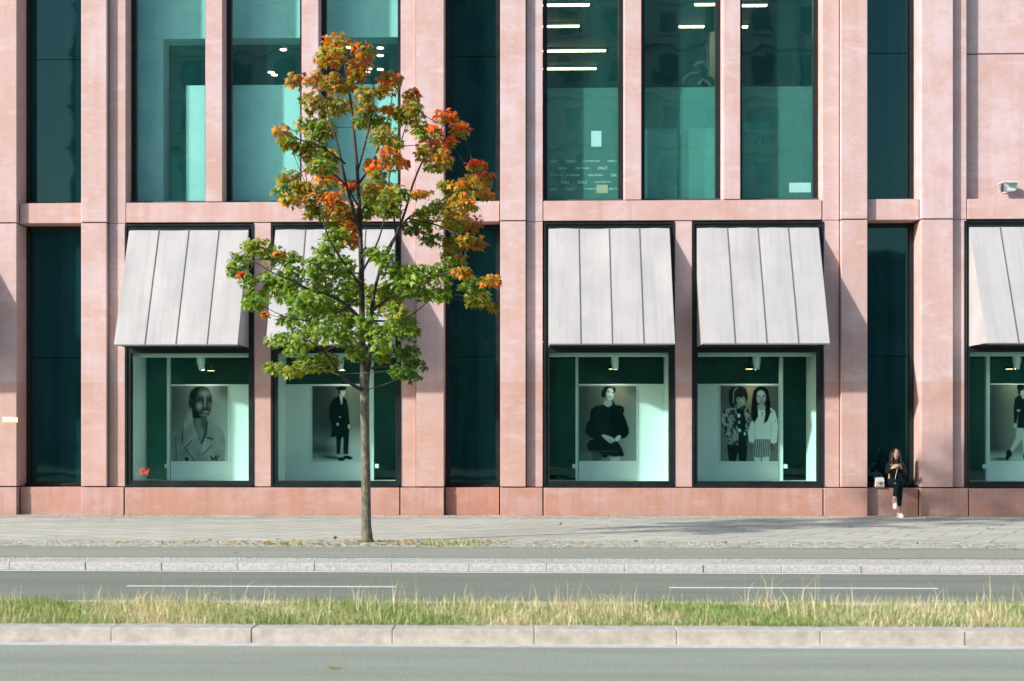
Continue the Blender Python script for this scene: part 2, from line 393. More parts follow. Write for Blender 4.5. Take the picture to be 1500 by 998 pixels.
# ------------------------------------------------------------------ the building
B = empty('department_store', (0, 0.3, 0))
tag(B, 'pink stone shop building with tall dark windows and window displays', 'building')
B.location = (0, 0, 0)
ZJ, ZL, ZB, ZT = 5.70, 6.11, 0.548, 13.0
J = 0.011
def stone(x0, x1, y0, y1, z0, z1, mat=STONE, g=J):
    return box('stone_panel', mat, B, x0 + g, x1 - g, y0, y1, z0 + g, z1 - g, 0.007)
core = MB()
XB = [X(118 - 614.5), X(118), X(732), X(1349), X(1349) + (X(1349) - X(732))]   # pier lefts
DX = X(1349) - X(732)
def loc(px, Y=0.0): return X(px, Y) - X(732)       # measured in the middle bay, metres from its first pier
U = dict(b1=loc(771), s1=loc(795.5), s2=loc(1206), c0=loc(1231.5), c1=loc(1271.5))
def window_frame(name, x0, x1, z0, z1, y, t, d, bars=()):
    m = MB().box(x0, x0 + t, y, y + d, z0, z1).box(x1 - t, x1, y, y + d, z0, z1)
    m.box(x0 + t, x1 - t, y, y + d, z0, z0 + t).box(x0 + t, x1 - t, y, y + d, z1 - t, z1)
    for zb in bars: m.box(x0 + t, x1 - t, y + 0.02, y + d, zb - 0.008, zb + 0.008)
    return m.build(name, FRAME, B)
UPW = []   # the upper windows, (bay, index) -> frame
SHOP = []
for k in range(4):
    xb = X(118) + (k - 1) * DX if k < 2 else XB[k]
    xb = XB[k]
    xn = XB[k + 1] if k < 3 else xb + DX
    b1, s1, s2, c0, c1 = (xb + U[q] for q in ('b1', 's1', 's2', 'c0', 'c1'))
    if k == 1: s2, c0, c1 = X(586), X(609), X(651)
    if k == 1: b1, s1 = X(157), X(182)
    if k == 3: b1, s1 = X(1397), X(1419)
    # piers with their set-back strips
    for (p0, p1, q0, q1) in ((xb, b1, b1, s1), (c0, c1, s2, c0)):
        stone(p0, p1, 0.0, 0.66, ZB, ZJ); stone(p0, p1, 0.0, 0.66, ZJ, ZT)
        stone(q0, q1, 0.115, 0.66, ZB, ZJ, g=0.002 if False else 0.004); stone(q0, q1, 0.115, 0.66, ZJ, ZT, g=0.004)
        a, c = min(p0, q0), max(p1, q1)
        stone(a, c, -0.006, 0.5, -0.02, ZB, STONE_BASE)
        core.box(p0 + 0.05, p1 - 0.05, 0.05, 0.64, 0.0, ZT - 0.05); core.box(q0 + 0.02, q1 - 0.02, 0.16, 0.64, 0.0, ZT - 0.05)
    # lintel band, base course
    stone(s1, s2, 0.10, 0.64, ZJ, ZL, STONE_BAND); core.box(s1 - 0.03, s2 + 0.03, 0.15, 0.62, ZJ - 0.03, ZL - 0.05)
    stone(s1, s2, 0.0, 0.34, -0.02, ZB, STONE_BASE, 0.013); core.box(s1 - 0.05, s2 + 0.05, 0.06, 0.32, 0, ZB - 0.05)
    # narrow window bay to the right of the second pier
    stone(c1, xn, 0.14, 0.70, -0.02, ZB, STONE_RUST if k == 1 else STONE_BASE, 0.013)
    stone(c1, xn, 0.12, 0.75, ZJ, ZL, STONE_BAND, 0.004 if k == 2 else 0.008)
    core.box(c1 - 0.05, xn + 0.05, 0.2, 0.7, 0, ZB - 0.05)
    for (z0, z1, zb) in ((ZB, ZJ, Zc(523, .56)), (ZL, ZT, Zc(82, .56))):
        f = window_frame('narrow_window', c1 + 0.003, xn - 0.003, z0, z1, 0.53, 0.075, 0.1)
        for a, c in ((z0 + 0.07, zb - 0.007), (zb + 0.007, z1 - 0.07)):
            box('pane', SPAN, f, c1 + 0.07, xn - 0.07, 0.585, 0.61, a, c)
        MB().box(c1 + 0.001, xn - 0.001, 0.44, 0.56, z0 + 0.003, z0 + 0.055).build('sill', SILL if z0 > 1 else FRAME, f, 0.006)
        core.box(c1 - 0.05, xn + 0.05, 0.66, 0.72, z0, z1)
    # upper windows
    if k < 3:
        if k == 2: M = [(X(914.5, .11), X(940, .11)), (X(1059, .11), X(1085, .11))]
        elif k == 1: M = [(X(300.5, .11), X(326, .11)), (X(441.5, .11), X(467, .11))]
        else: M = [(m0 - DX, m1 - DX) for m0, m1 in [(X(300.5, .11), X(326, .11)), (X(441.5, .11), X(467, .11))]]
        for m0, m1 in M:
            stone(m0, m1, 0.112, 0.64, ZL, ZT, g=0.006); core.box(m0 + .04, m1 - .04, .16, .62, ZL - 0.2, ZT - .05)
        edges = [s1, M[0][0], M[0][1], M[1][0], M[1][1], s2]
        for i in range(3):
            a, c = edges[2 * i] + 0.004, edges[2 * i + 1] - 0.004
            f = window_frame('upper_window', a, c, ZL + 0.002, ZT, 0.50, 0.085, 0.14)
            box('pane', GLASS_UP, f, a + 0.08, c - 0.08, 0.575, 0.59, ZL + 0.08, ZT - 0.08)
            MB().box(a + 0.001, c - 0.001, 0.40, 0.53, ZL + 0.004, ZL + 0.07).build('sill', SILL, f, 0.006)
            UPW.append((k, i, f, a, c))
    else:
        zs = [ZL, Zc(285, .17, 1450) if False else ZL, at(1450, 77, .17)[1], ZT]
        stone(s1, s2, 0.28, 0.5, zs[1], zs[2]); stone(s1, s2, 0.28, 0.5, zs[2], ZT); core.box(s1 - .05, s2 + .05, .33, .5, ZL - .05, ZT - .05)
    # shop windows
    if k == 1: SW = [(183.5, 372), (397.5, 587)]
    elif k == 2: SW = [(797, 988), (1014, 1206)]
    else: SW = None
    if SW: sw = [(X(a, .13), X(b_, .13)) for a, b_ in SW]
    elif k == 3: sw = [(x0 + DX, x1 + DX) for x0, x1 in ((X(797, .13), X(988, .13)), (X(1014, .13), X(1206, .13)))]
    else: sw = [(x0 - DX, x1 - DX) for x0, x1 in ((X(183.5, .13), X(372, .13)), (X(397.5, .13), X(587, .13)))]
    stone(sw[0][1], sw[1][0], 0.112, 0.6, ZB, ZJ, g=0.004); core.box(sw[0][1] + .04, sw[1][0] - .04, .16, .58, 0, ZJ)
    for (x0, x1) in sw: SHOP.append((k, x0, x1))
co = core.build('masonry_core', CORE, B)

# interior shells
xl, xr = XB[0] - 0.6, XB[3] + DX
box('floor_slab', ROOM, B, xl, xr, 0.66, 10.0, 5.62, 5.92)
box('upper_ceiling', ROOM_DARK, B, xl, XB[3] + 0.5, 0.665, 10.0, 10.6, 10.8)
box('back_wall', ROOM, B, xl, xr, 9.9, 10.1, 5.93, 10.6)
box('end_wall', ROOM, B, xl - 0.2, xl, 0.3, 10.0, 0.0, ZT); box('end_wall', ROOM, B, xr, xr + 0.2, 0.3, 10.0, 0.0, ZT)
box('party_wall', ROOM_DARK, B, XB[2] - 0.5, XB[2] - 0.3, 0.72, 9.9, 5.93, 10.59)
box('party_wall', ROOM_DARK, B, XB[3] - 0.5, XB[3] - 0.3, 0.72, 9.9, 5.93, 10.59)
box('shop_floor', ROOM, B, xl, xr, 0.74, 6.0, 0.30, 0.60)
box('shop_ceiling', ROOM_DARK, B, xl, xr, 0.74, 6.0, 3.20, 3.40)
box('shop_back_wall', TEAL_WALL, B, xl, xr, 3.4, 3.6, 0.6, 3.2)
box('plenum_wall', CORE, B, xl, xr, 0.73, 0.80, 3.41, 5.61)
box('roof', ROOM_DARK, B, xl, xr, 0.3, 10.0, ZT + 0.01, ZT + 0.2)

# left bay, upper room: white partition, bulkhead, column
def rb(name, mat, px0, px1, Y, z0, z1, t=0.08): return box(name, mat, B, X(px0, Y), X(px1, Y), Y, Y + t, z0, z1)
PART = plain('pale_aqua_partition', (0.62, 0.88, 0.85), 0.7, 0.03, 2)
rb('partition', PART, 272.5, 640, .76, 5.93, Zc(122, .76), .06)
rb('bulkhead', PART, 150, 640, .90, Zc(53, .90), 10.59, 0.5)
rb('column', PART, 150, 239, .92, 5.93, 10.58, 0.5)
# middle bay, upper room
rb('partition', WHITE_WALL, 995 + 14, 1060, .9, 5.93, Zc(190, .9))
rb('partition', WHITE_WALL, 935, 992, 1.0, 5.93, Zc(190, 1.0))
box('column', WHITE_WALL, B, X(1040, 4.5), X(1066, 4.5), 4.5, 5.2, 5.93, 10.59)
rb('cupboard', ROOM, 1090, 1125, 1.8, 5.93, Zc(180, 1.8), 0.4)
# frosted film on the three panes of the middle bay
def film_mat():
    m = bpy.data.materials.new('frosted_film'); m.use_nodes = True; nt = m.node_tree; nt.nodes.clear()
    out = nt.nodes.new('ShaderNodeOutputMaterial')
    t = nd(nt, 'ShaderNodeBsdfTransparent', {0: (0.72, 0.92, 0.88)})
    d = nd(nt, 'ShaderNodeBsdfDiffuse', {0: (0.42, 0.72, 0.66)}); tl = nd(nt, 'ShaderNodeBsdfTranslucent', {0: (0.5, 0.8, 0.75)})
    a = nd(nt, 'ShaderNodeMixShader', {0: 0.5, 1: d.outputs[0], 2: tl.outputs[0]})
    b = nd(nt, 'ShaderNodeMixShader', {0: 0.30, 1: t.outputs[0], 2: a.outputs[0]})
    nt.links.new(b.outputs[0], out.inputs[0]); return m
FILM = film_mat()
LETTER = plain('white_lettering', (0.8, 0.85, 0.84), 0.6, 0.02)
def text_mesh(name, s, x0, x1, zmid, h, y, mat, parent, shear=0.0):
    cu = bpy.data.curves.new('t', 'FONT'); cu.body = s; cu.size = 1; cu.shear = shear; cu.offset = 0.012
    to = bpy.data.objects.new('t', cu); C.objects.link(to); bpy.context.view_layer.update()
    me = bpy.data.meshes.new_from_object(to.evaluated_get(bpy.context.evaluated_depsgraph_get()))
    bpy.data.objects.remove(to)
    co = np.array([v.co[:] for v in me.vertices]); mn, mxx = co.min(0), co.max(0)
    for v in me.vertices:
        fx = (v.co.x - mn[0]) / (mxx[0] - mn[0]); fz = (v.co.y - mn[1]) / (mxx[1] - mn[1])
        v.co = (x0 + fx * (x1 - x0), y, zmid + (fz - 0.5) * h)
    me.materials.clear(); me.materials.append(mat); me.name = name
    o = bpy.data.objects.new(name, me); link(o, parent); return o
for (k, i, f, a, c) in UPW:
    if k == 2:
        box('frosted_film', FILM, f, a + 0.082, c - 0.082, 0.598, 0.601, ZL + 0.085, Zc(129.5, .6))
        if i == 0:
            q = lambda zx, zy: at(795 + zx / 8.675, 180 + zy / 8.675, .594)
            rows = [(490, [(90, 205, 'ONLY'), (300, 420, 'ONLY'), (515, 727, 'JACK&JONES'), (825, 940, 'NAME IT')]),
                    (578, [(195, 310, 'PIECES'), (410, 597, 'VERO MODA'), (700, 825, 'ONLY')]),
                    (668, [(90, 260, 'JACK&JONES'), (290, 472, 'JACK&JONES'), (570, 762, 'VERO MODA'), (865, 945, 'ONL')]),
                    (755, [(230, 340, 'ONLY'), (440, 567, 'ONLY'), (660, 867, 'JACK&JONES')]),
                    (842, [(90, 200, 'ONLY'), (300, 415, 'ONLY'), (520, 690, 'JACK&JONES'), (835, 945, 'VERO M')])]
            for zy, ws in rows:
                for z0, z1, s in ws:
                    h = 0.058 if s.startswith('ONL') else 0.036
                    text_mesh('lettering', s, q(z0, zy)[0], q(z1, zy)[0], q(500, zy)[1], h, 0.594, LETTER, f)
            PAPER = plain('white_paper', (0.82, 0.86, 0.88), 0.8, 0.03); CARD = plain('tan_card', (0.62, 0.50, 0.32), 0.8, 0.08)
            x0, z1 = at(866, 192, .594); x1, z0 = at(881, 215, .594)
            p = box('paper_sheet', PAPER, f, x0, x1, 0.5935, 0.596, z0, z1); p.rotation_euler = (0, 0, 0)
            x0, z1 = at(873.7, 271, .594); x1, z0 = at(890.5, 283, .594); box('card_sheet', CARD, f, x0, x1, 0.591, 0.5933, z0, z1)
        if i == 2:
            x0, z1 = at(1156, 268, .594); x1, z0 = at(1188, 282, .594); box('paper_sheet', PAPER, f, x0, x1, 0.591, 0.594, z0, z1)
# ceiling lights
def tube_light(px0, px1, py, label):
    Y = (10.52 - CAMZ) * FPX / (635 - py) + CAMY
    t = empty('ceiling_light', (X((px0 + px1) / 2, Y), Y, 10.6)); x0, x1 = X(px0, Y) - t.location.x, X(px1, Y) - t.location.x
    box('housing', WHITE_PL, t, x0 - .02, x1 + .02, -.06, .06, -0.045, 0.0); box('tube', TUBE, t, x0, x1, -.025, .025, -0.075, -0.046)
    tag(t, label, 'lamp', 'fluorescent strip lights in the upper room')
for n, (a, b_, y, l) in enumerate([(780, 863, 10, 'warm fluorescent strip, highest of four in the window above the lettering'), (780, 848, 41, 'warm fluorescent strip, second from top of four in the window above the lettering'),
        (780, 887, 77, 'long warm fluorescent strip, third from top in the window above the lettering'), (780, 873, 103, 'warm fluorescent strip, lowest of four in the window above the lettering'),
        (1018, 1062, 11, 'warm fluorescent strip, upper one in the pane showing the dark bag'), (995, 1031, 43, 'warm fluorescent strip, lower one in the pane showing the dark bag'),
        (1075, 1123, 13, 'warm fluorescent strip, upper one in the third pane from the lettering'), (1065, 1095, 44, 'short end of a strip light, lower one in the third pane from lettering')]):
    tube_light(a, b_, y, l)
def disc_light(px, py, label):
    Y = (10.56 - CAMZ) * FPX / (635 - py) + CAMY
    t = empty('downlight', (X(px, Y), Y, 10.6))
    MB().tube([(0, 0, 0), (0, 0, -0.03)], 0.09, 16).build('rim', WHITE_PL, t); MB().tube([(0, 0, -0.031), (0, 0, -0.04)], 0.075, 16).build('lens', DISC, t)
    tag(t, label, 'lamp', 'round downlights behind the maple tree')
for px, py, l in ((415, 71, 'glowing round downlight alone high in the second upper pane'), (397, 104, 'glowing round downlight, left of the close pair in second upper pane'), (402, 108, 'glowing round downlight, right of the close pair in second upper pane'),
        (512, 68, 'glowing round downlight at the left by the topmost leaves'), (557, 69.5, 'glowing round downlight highest at the right of the treetop'), (557, 80.5, 'glowing round downlight second at the right of the treetop'),
        (557, 101, 'glowing round downlight lowest at the right of the treetop'), (540, 100, 'glowing round downlight, upper of a close pair behind the treetop'), (538.5, 104.5, 'glowing round downlight, lower of a close pair behind the treetop')):
    disc_light(px, py, l)

# ------------------------------------------------------------------ shop windows and displays
zg0, zg1 = Zc(704.5, .2), Zc(517, .2)
def seg_quad(m, a, b_, w0, w1, y):
    d = (b_ - a).normalized(); n = Vector((-d.z, 0, d.x))
    p = [a - n * w0, a + n * w0, b_ + n * w1, b_ - n * w1]
    m.add([(v.x, y, v.z) for v in p] + [(v.x, y + .002, v.z) for v in p], [(0, 1, 2, 3), (7, 6, 5, 4), (0, 4, 5, 1), (1, 5, 6, 2), (2, 6, 7, 3), (3, 7, 4, 0)])
RED = plain('red_print', (0.62, 0.06, 0.035), 0.5, 0.05)
SWF = []
for n, (k, x0, x1) in enumerate(SHOP):
    t = 0.105
    m = MB().box(x0, x0 + t, .125, .30, ZB, ZJ - .02).box(x1 - t, x1, .125, .30, ZB, ZJ - .02)
    m.box(x0 + t, x1 - t, .125, .30, ZB, ZB + .115).box(x0 + t, x1 - t, .125, .30, ZJ - .09, ZJ - .02).box(x0 + t, x1 - t, .125, .30, zg1, zg1 + .16)
    # raised outer lip and glazing bead
    m.box(x0 - .004, x0 + .035, .10, .124, ZB, ZJ - .02).box(x1 - .035, x1 + .004, .10, .124, ZB, ZJ - .02).box(x0 + .036, x1 - .036, .06, .124, ZB + .002, ZB + .045).box(x0 + .036, x1 - .036, .10, .124, ZJ - .055, ZJ - .02)
    f = m.build('shop_window', FRAME, B); SWF.append(f)
    box('spandrel', SPAN, f, x0 + t, x1 - t, .24, .27, zg1 + .16, ZJ - .09)
    box('pane', GLASS_SHOP, f, x0 + t - .01, x1 - t + .01, .20, .214, ZB + .10, zg1 + .01)

AW = [(-1, None), ]
def awning(x0, x1, label):
    zt, zb, yt, yb = Zc(334.5, .10), Zc(504, -.95), .10, -.95
    t = empty('awning', ((x0 + x1) / 2, yt, zb)); ox, oy, oz = t.location
    q = lambda x, y, z: (x - ox, y - oy, z - oz)
    n_ = Vector((0, zt - zb, yt - yb)).normalized(); n_ = Vector((0, -n_.y, n_.z)) # outward
    nn = Vector((0, -(zt - zb), (yt - yb))).normalized()
    pw = (x1 - x0) / 4
    for i in range(4):
        a, c = x0 + i * pw + .009, x0 + (i + 1) * pw - .009
        h = 0.014; w_ = [random.uniform(0, .006) for _ in range(4)]
        # each sheet is slightly dished like hand-folded metal
        m = MB(); nx, nz = 5, 9; vs = []
        for layer in (0, 1):
            for jz in range(nz):
                for ix in range(nx):
                    fx, fz = ix / (nx - 1), jz / (nz - 1)
                    dish = math.sin(fx * math.pi) * math.sin(fz * math.pi) * (w_[0] - .003) * 3.5 + .007 * math.sin(fz * 6 + w_[1] * 900) * math.sin(fx * math.pi)
                    p = Vector((a + fx * (c - a), yb + fz * (yt - yb), zb + fz * (zt - zb))) + nn * (dish if layer == 0 else -h)
                    vs.append(q(*p))
        fs = []
        I = lambda l, jz, ix: l * nx * nz + jz * nx + ix
        for jz in range(nz - 1):
            for ix in range(nx - 1):
                fs.append((I(0, jz, ix), I(0, jz, ix + 1), I(0, jz + 1, ix + 1), I(0, jz + 1, ix))); fs.append((I(1, jz, ix), I(1, jz + 1, ix), I(1, jz + 1, ix + 1), I(1, jz, ix + 1)))
        for jz in range(nz - 1):
            fs.append((I(0, jz, 0), I(0, jz + 1, 0), I(1, jz + 1, 0), I(1, jz, 0))); fs.append((I(0, jz, nx - 1), I(1, jz, nx - 1), I(1, jz + 1, nx - 1), I(0, jz + 1, nx - 1)))
        for ix in range(nx - 1):
            fs.append((I(0, 0, ix), I(1, 0, ix), I(1, 0, ix + 1), I(0, 0, ix + 1))); fs.append((I(0, nz - 1, ix), I(0, nz - 1, ix + 1), I(1, nz - 1, ix + 1), I(1, nz - 1, ix)))
        m.add(vs, fs).build('metal_sheet', AWN, t, smooth=False)
        if i:
            xs = x0 + i * pw; s = MB()
            s.hexa([q(*(Vector((xs + dx, yb + .0, zb)) + nn * d)) for dx, d in ((-.008, -.02), (.008, -.02), (.008, .010), (-.008, .010))] + [q(*(Vector((xs + dx, yt, zt)) + nn * d)) for dx, d in ((-.008, -.02), (.008, -.02), (.008, .010), (-.008, .010))])
            s.build('seam', AWN_DARK, t)
    for s, xs in ((1, x0), (-1, x1)):
        a, c = (xs, xs + .012) if s > 0 else (xs - .012, xs)
        m = MB(); lo = [(yb + .02, zb + .004), (yt - .004, zb + .004), (yt - .004, zt - .02)]
        m.add([q(a, y, z) for y, z in lo] + [q(c, y, z) for y, z in lo], [(0, 1, 2), (5, 4, 3), (0, 3, 4, 1), (1, 4, 5, 2), (2, 5, 3, 0)]); m.build('side_panel', AWN, t)
    MB().box(x0 - ox + .014, x1 - ox - .014, yb + .03 - oy, yt - .006 - oy, -.006, .003).build('soffit', FRAME, t)
    MB().box(x0 - ox, x1 - ox, yb - .012 - oy, yb + .016 - oy, -.022, .004).build('drip_edge', AWN_DARK, t)
    MB().box(x0 - ox - .01, x1 - ox + .01, yt - .01 - oy, yt + .02 - oy, zt - oz - .012, zt - oz + .028).build('hinge_bar', FRAME, t)
    return tag(t, label, 'awning', 'sloping metal awnings over the shop windows')
AL = ['pale metal awning beyond the left edge of the frame', 'pale metal awning at the far left edge, next to the yellow sticker', 'pale metal awning left of the maple, over the poster of a checked coat',
      'pale metal awning half hidden behind the maple tree', 'pale metal awning over the poster of the puffed black dress', 'stained pale metal awning over the poster of two children',
      'pale metal awning cut by the right edge of the picture', 'pale metal awning beyond the right edge of the picture']
for n, (k, x0, x1) in enumerate(SHOP):
    if n in (0, 7): continue
    awning(x0 + .085, x1 - .095, AL[n])

# ---- prints on the posters, drawn on a fine colour grid
class Canvas:
    def __init__(s, W, H, box_):
        s.W, s.H, s.b = W, H, box_
        j, i = np.mgrid[0:H, 0:W]
        s.x = box_[0] + (i + .5) / W * (box_[2] - box_[0]); s.y = box_[1] + (j + .5) / H * (box_[3] - box_[1])
        s.a = np.full((H, W, 3), .3)
    def put(s, al, col):
        col = np.asarray(col, float)
        if col.ndim == 0: col = np.array([col * .96, col, col * .98])
        if col.ndim == 2: col = col[..., None] * np.array([.96, 1, .98])
        s.a = s.a * (1 - al[..., None]) + col * al[..., None]
    def ell(s, cx, cy, rx, ry, col, soft=.15, rot=0, a=1.0):
        c, n = math.cos(rot), math.sin(rot); dx, dy = s.x - cx, s.y - cy
        d = np.hypot((dx * c + dy * n) / rx, (-dx * n + dy * c) / ry)
        s.put(a * np.clip((1 - d) / soft + .5, 0, 1), col)
    def poly(s, pts, col, a=1.0, soft=0):
        al = np.zeros(s.x.shape); st = (s.b[2] - s.b[0]) / s.W / 3
        for ox in (-st, 0, st):
            for oy in (-st, 0, st):
                ins = np.zeros(s.x.shape, bool); X_, Y_ = s.x + ox, s.y + oy
                for (x0, y0), (x1, y1) in zip(pts, pts[1:] + pts[:1]):
                    if y0 == y1: continue
                    hit = ((y0 > Y_) != (y1 > Y_)) & (X_ < (x1 - x0) * (Y_ - y0) / (y1 - y0) + x0); ins ^= hit
                al += ins / 9.
        for _ in range(soft): al = (al + np.roll(al, 1, 0) + np.roll(al, -1, 0) + np.roll(al, 1, 1) + np.roll(al, -1, 1)) / 5
        s.put(al * a, col)
    def grain(s, f=1.0):
        n = rng.random((s.H, s.W)); s.a = np.clip(s.a * (1 + f * (n[..., None] - .5)), 0, 1)
def smooth_noise(H, W, n):
    g = rng.random((H // n + 3, W // n + 3)); j, i = np.mgrid[0:H, 0:W] / n
    a, b_ = j.astype(int), i.astype(int); fj, fi = j - a, i - b_
    return (g[a, b_] * (1 - fj) + g[a + 1, b_] * fj) * (1 - fi) + (g[a, b_ + 1] * (1 - fj) + g[a + 1, b_ + 1] * fj) * fi
def poster1():
    c = Canvas(104, 136, (72, 108, 672, 900))
    c.put(np.ones(c.x.shape), .10 + .30 * np.clip((c.x - 72) / 600, 0, 1) + .12 * np.clip((c.y - 300) / 600, 0, 1)); c.ell(660, 150, 120, 90, .10, 1.2, .5, .8)
    coat = [(72, 620), (120, 560), (200, 512), (215, 440), (245, 370), (290, 345), (320, 380), (335, 570), (385, 725), (425, 600), (455, 440), (490, 455), (530, 515), (590, 545), (625, 600), (645, 700), (635, 900), (72, 900)]
    chk = .09 + .13 * ((np.sin(c.x * .27) > 0) ^ (np.sin(c.y * .27) > 0)) + .09 * (c.x - 72) / 600 + .12 * smooth_noise(136, 104, 12)
    c.poly(coat, chk)
    c.poly([(290, 440), (450, 425), (445, 560), (386, 720), (335, 570)], .10); c.poly([(335, 560), (400, 540), (425, 600), (386, 705)], .22, 1, 3); c.ell(360, 500, 30, 70, .2, .8)
    c.poly([(188, 700), (197, 520), (240, 385), (285, 350), (310, 420), (300, 480), (350, 630), (300, 670), (215, 740)], chk * 1.25); c.poly([(186, 710), (197, 510), (202, 510), (196, 712)], .02)
    c.poly([(222, 748), (300, 668), (340, 640), (386, 722), (320, 890), (290, 870)], chk * 1.1); c.poly([(222, 748), (328, 895), (318, 898), (214, 752)], .04); c.poly([(222, 748), (300, 664), (303, 672), (226, 756)], .04)
    c.poly([(386, 722), (446, 640), (505, 728), (400, 830)], chk * 1.25); c.poly([(440, 640), (520, 658), (512, 672), (446, 655)], .02); c.poly([(388, 720), (430, 590), (452, 470), (462, 480), (446, 610), (396, 730)], .03)
    c.poly([(505, 728), (400, 835), (396, 828), (498, 722)], .05); c.poly([(125, 620), (135, 895), (118, 895), (118, 640)], .06, .7)
    c.ell(380, 225, 116, 118, .012); c.ell(282, 285, 24, 55, .03); c.poly([(285, 300), (300, 440), (370, 450), (400, 430), (320, 250)], .02)
    c.ell(415, 270, 84, 155, .055, .2); c.ell(420, 350, 72, 82, .06, .2)
    c.ell(430, 190, 44, 30, .26, 1.6); c.ell(372, 318, 26, 34, .34, 1.6); c.ell(478, 310, 14, 34, .16, 1.5); c.ell(430, 270, 7, 50, .34, 1.2); c.ell(437, 318, 20, 8, .2, 1.0); c.ell(425, 412, 32, 12, .26, 1.4)
    c.ell(376, 268, 30, 11, .015, .6); c.ell(484, 264, 20, 10, .015, .6); c.ell(380, 270, 9, 5, .3, .5); c.ell(372, 240, 36, 6, .02, .6, -.15); c.ell(484, 240, 22, 5, .02, .6, .15); c.ell(412, 322, 7, 4, .02); c.ell(455, 322, 6, 4, .02)
    c.ell(436, 352, 40, 11, .05, .5); c.ell(440, 378, 32, 10, .32, .8); c.poly([(396, 362), (474, 362), (474, 367), (396, 369)], .02)
    c.ell(238, 875, 20, 20, .02); 
    for a, b_ in (((488, 838), (508, 892)), ((490, 838), (520, 880)), ((520, 880), (548, 830)), ((548, 830), (530, 890)), ((545, 870), (578, 835)), ((556, 862), (552, 893))):
        dx, dy = b_[0] - a[0], b_[1] - a[1]; l = math.hypot(dx, dy); nx, ny = -dy / l * 5, dx / l * 5
        c.poly([(a[0] + nx, a[1] + ny), (b_[0] + nx, b_[1] + ny), (b_[0] - nx, b_[1] - ny), (a[0] - nx, a[1] - ny)], .012)
    c.grain(.14); return c
def poster2():
    c = Canvas(104, 136, (287, 275, 707, 835))
    c.put(np.ones(c.x.shape), .07 + .18 * np.clip((c.x - 420) / 260, 0, 1) + .30 * np.clip((c.y - 560) / 220, 0, 1) ** 1.5); c.ell(560, 500, 60, 260, (.42, .36, .24), 1.6, 0, .5)
    c.ell(640, 760, 170, 120, .6, 1.3); c.ell(330, 740, 150, 46, .06, 1.4, .12, .9); c.ell(430, 800, 70, 13, .05, 1.0, .12, .9); c.put(np.clip((c.y - 808) / 25, 0, 1) * .5, .7)
    c.poly([(482, 345), (445, 366), (418, 415), (408, 480), (420, 525), (432, 560), (424, 648), (455, 652), (470, 610), (556, 600), (562, 545), (550, 425), (538, 378), (512, 352)], .010)
    c.poly([(458, 560), (466, 776), (490, 782), (500, 660), (514, 650), (514, 776), (550, 776), (560, 560)], .012)
    c.ell(504, 322, 22, 33, .42, .3); c.ell(515, 322, 12, 24, .6, .7); c.poly([(488, 345), (512, 350), (506, 405), (499, 412), (490, 370)], .5); c.ell(500, 292, 37, 18, .012, .2); c.ell(485, 318, 9, 22, .02)
    c.ell(516, 318, 6, 3, .03); c.ell(473, 556, 8, 12, .5); c.ell(556, 573, 9, 17, .55); c.ell(490, 503, 5, 5, .6)
    c.ell(500, 812, 28, 13, .010); c.ell(548, 800, 36, 13, .010, .15, .15); c.ell(480, 783, 13, 8, .4); c.grain(.12); return c
def poster3():
    c = Canvas(104, 136, (20, 97, 628, 890))
    c.put(np.ones(c.x.shape), .10 + .22 * np.clip((c.x - 60) / 520, 0, 1)); c.ell(430, 190, 120, 130, (.46, .34, .20), 1.5, 0, .6); c.ell(590, 130, 90, 60, .10, 1.2, .4, .7)  # warm ellipse paints the spotlight's reflected glow into the print
    c.ell(330, 160, 62, 66, .012, .15); c.ell(390, 140, 18, 30, .012); c.ell(275, 180, 22, 45, .02); c.poly([(365, 230), (410, 300), (380, 320), (350, 290)], .03)
    c.poly([(290, 250), (365, 250), (368, 300), (330, 322), (278, 300)], .5); c.ell(348, 185, 40, 66, .72, .2); c.ell(365, 175, 16, 44, .85, .8); c.ell(325, 160, 16, 6, .05, .5); c.ell(375, 165, 13, 5, .05, .5); c.ell(326, 148, 20, 4, .06); c.ell(348, 213, 17, 5, .18); c.ell(352, 190, 6, 20, .9, .8); c.ell(318, 215, 12, 30, .4, 1)
    c.poly([(148, 345), (190, 310), (280, 293), (328, 322), (370, 295), (450, 300), (492, 322), (498, 365), (485, 390), (515, 450), (545, 550), (546, 600), (515, 640), (465, 655), (430, 640), (432, 690), (470, 750), (496, 820), (488, 838), (440, 840), (385, 845), (345, 825), (300, 855), (262, 845), (230, 800), (165, 795), (118, 775), (100, 720), (140, 665), (185, 655), (120, 630), (82, 575), (100, 490), (135, 450), (138, 385)], .010)
    c.ell(230, 360, 14, 10, .04, 1); c.ell(452, 345, 12, 8, .06, 1)
    c.poly([(258, 622), (275, 606), (330, 622), (375, 640), (402, 672), (385, 690), (350, 700), (310, 670)], .55); c.poly([(394, 655), (420, 625), (452, 612), (464, 630), (440, 672), (410, 682)], .62); c.poly([(330, 655), (385, 688), (380, 692), (322, 660)], .2)
    c.poly([(163, 798), (262, 812), (250, 890), (163, 890)], .09); c.poly([(345, 850), (455, 838), (450, 890), (360, 890)], .45, 1, 2); c.poly([(160, 775), (420, 785), (420, 792), (160, 788)], .12, .6); c.poly([(25, 800), (155, 790), (150, 890), (25, 890)], .2, .5, 3)
    c.grain(.12); return c
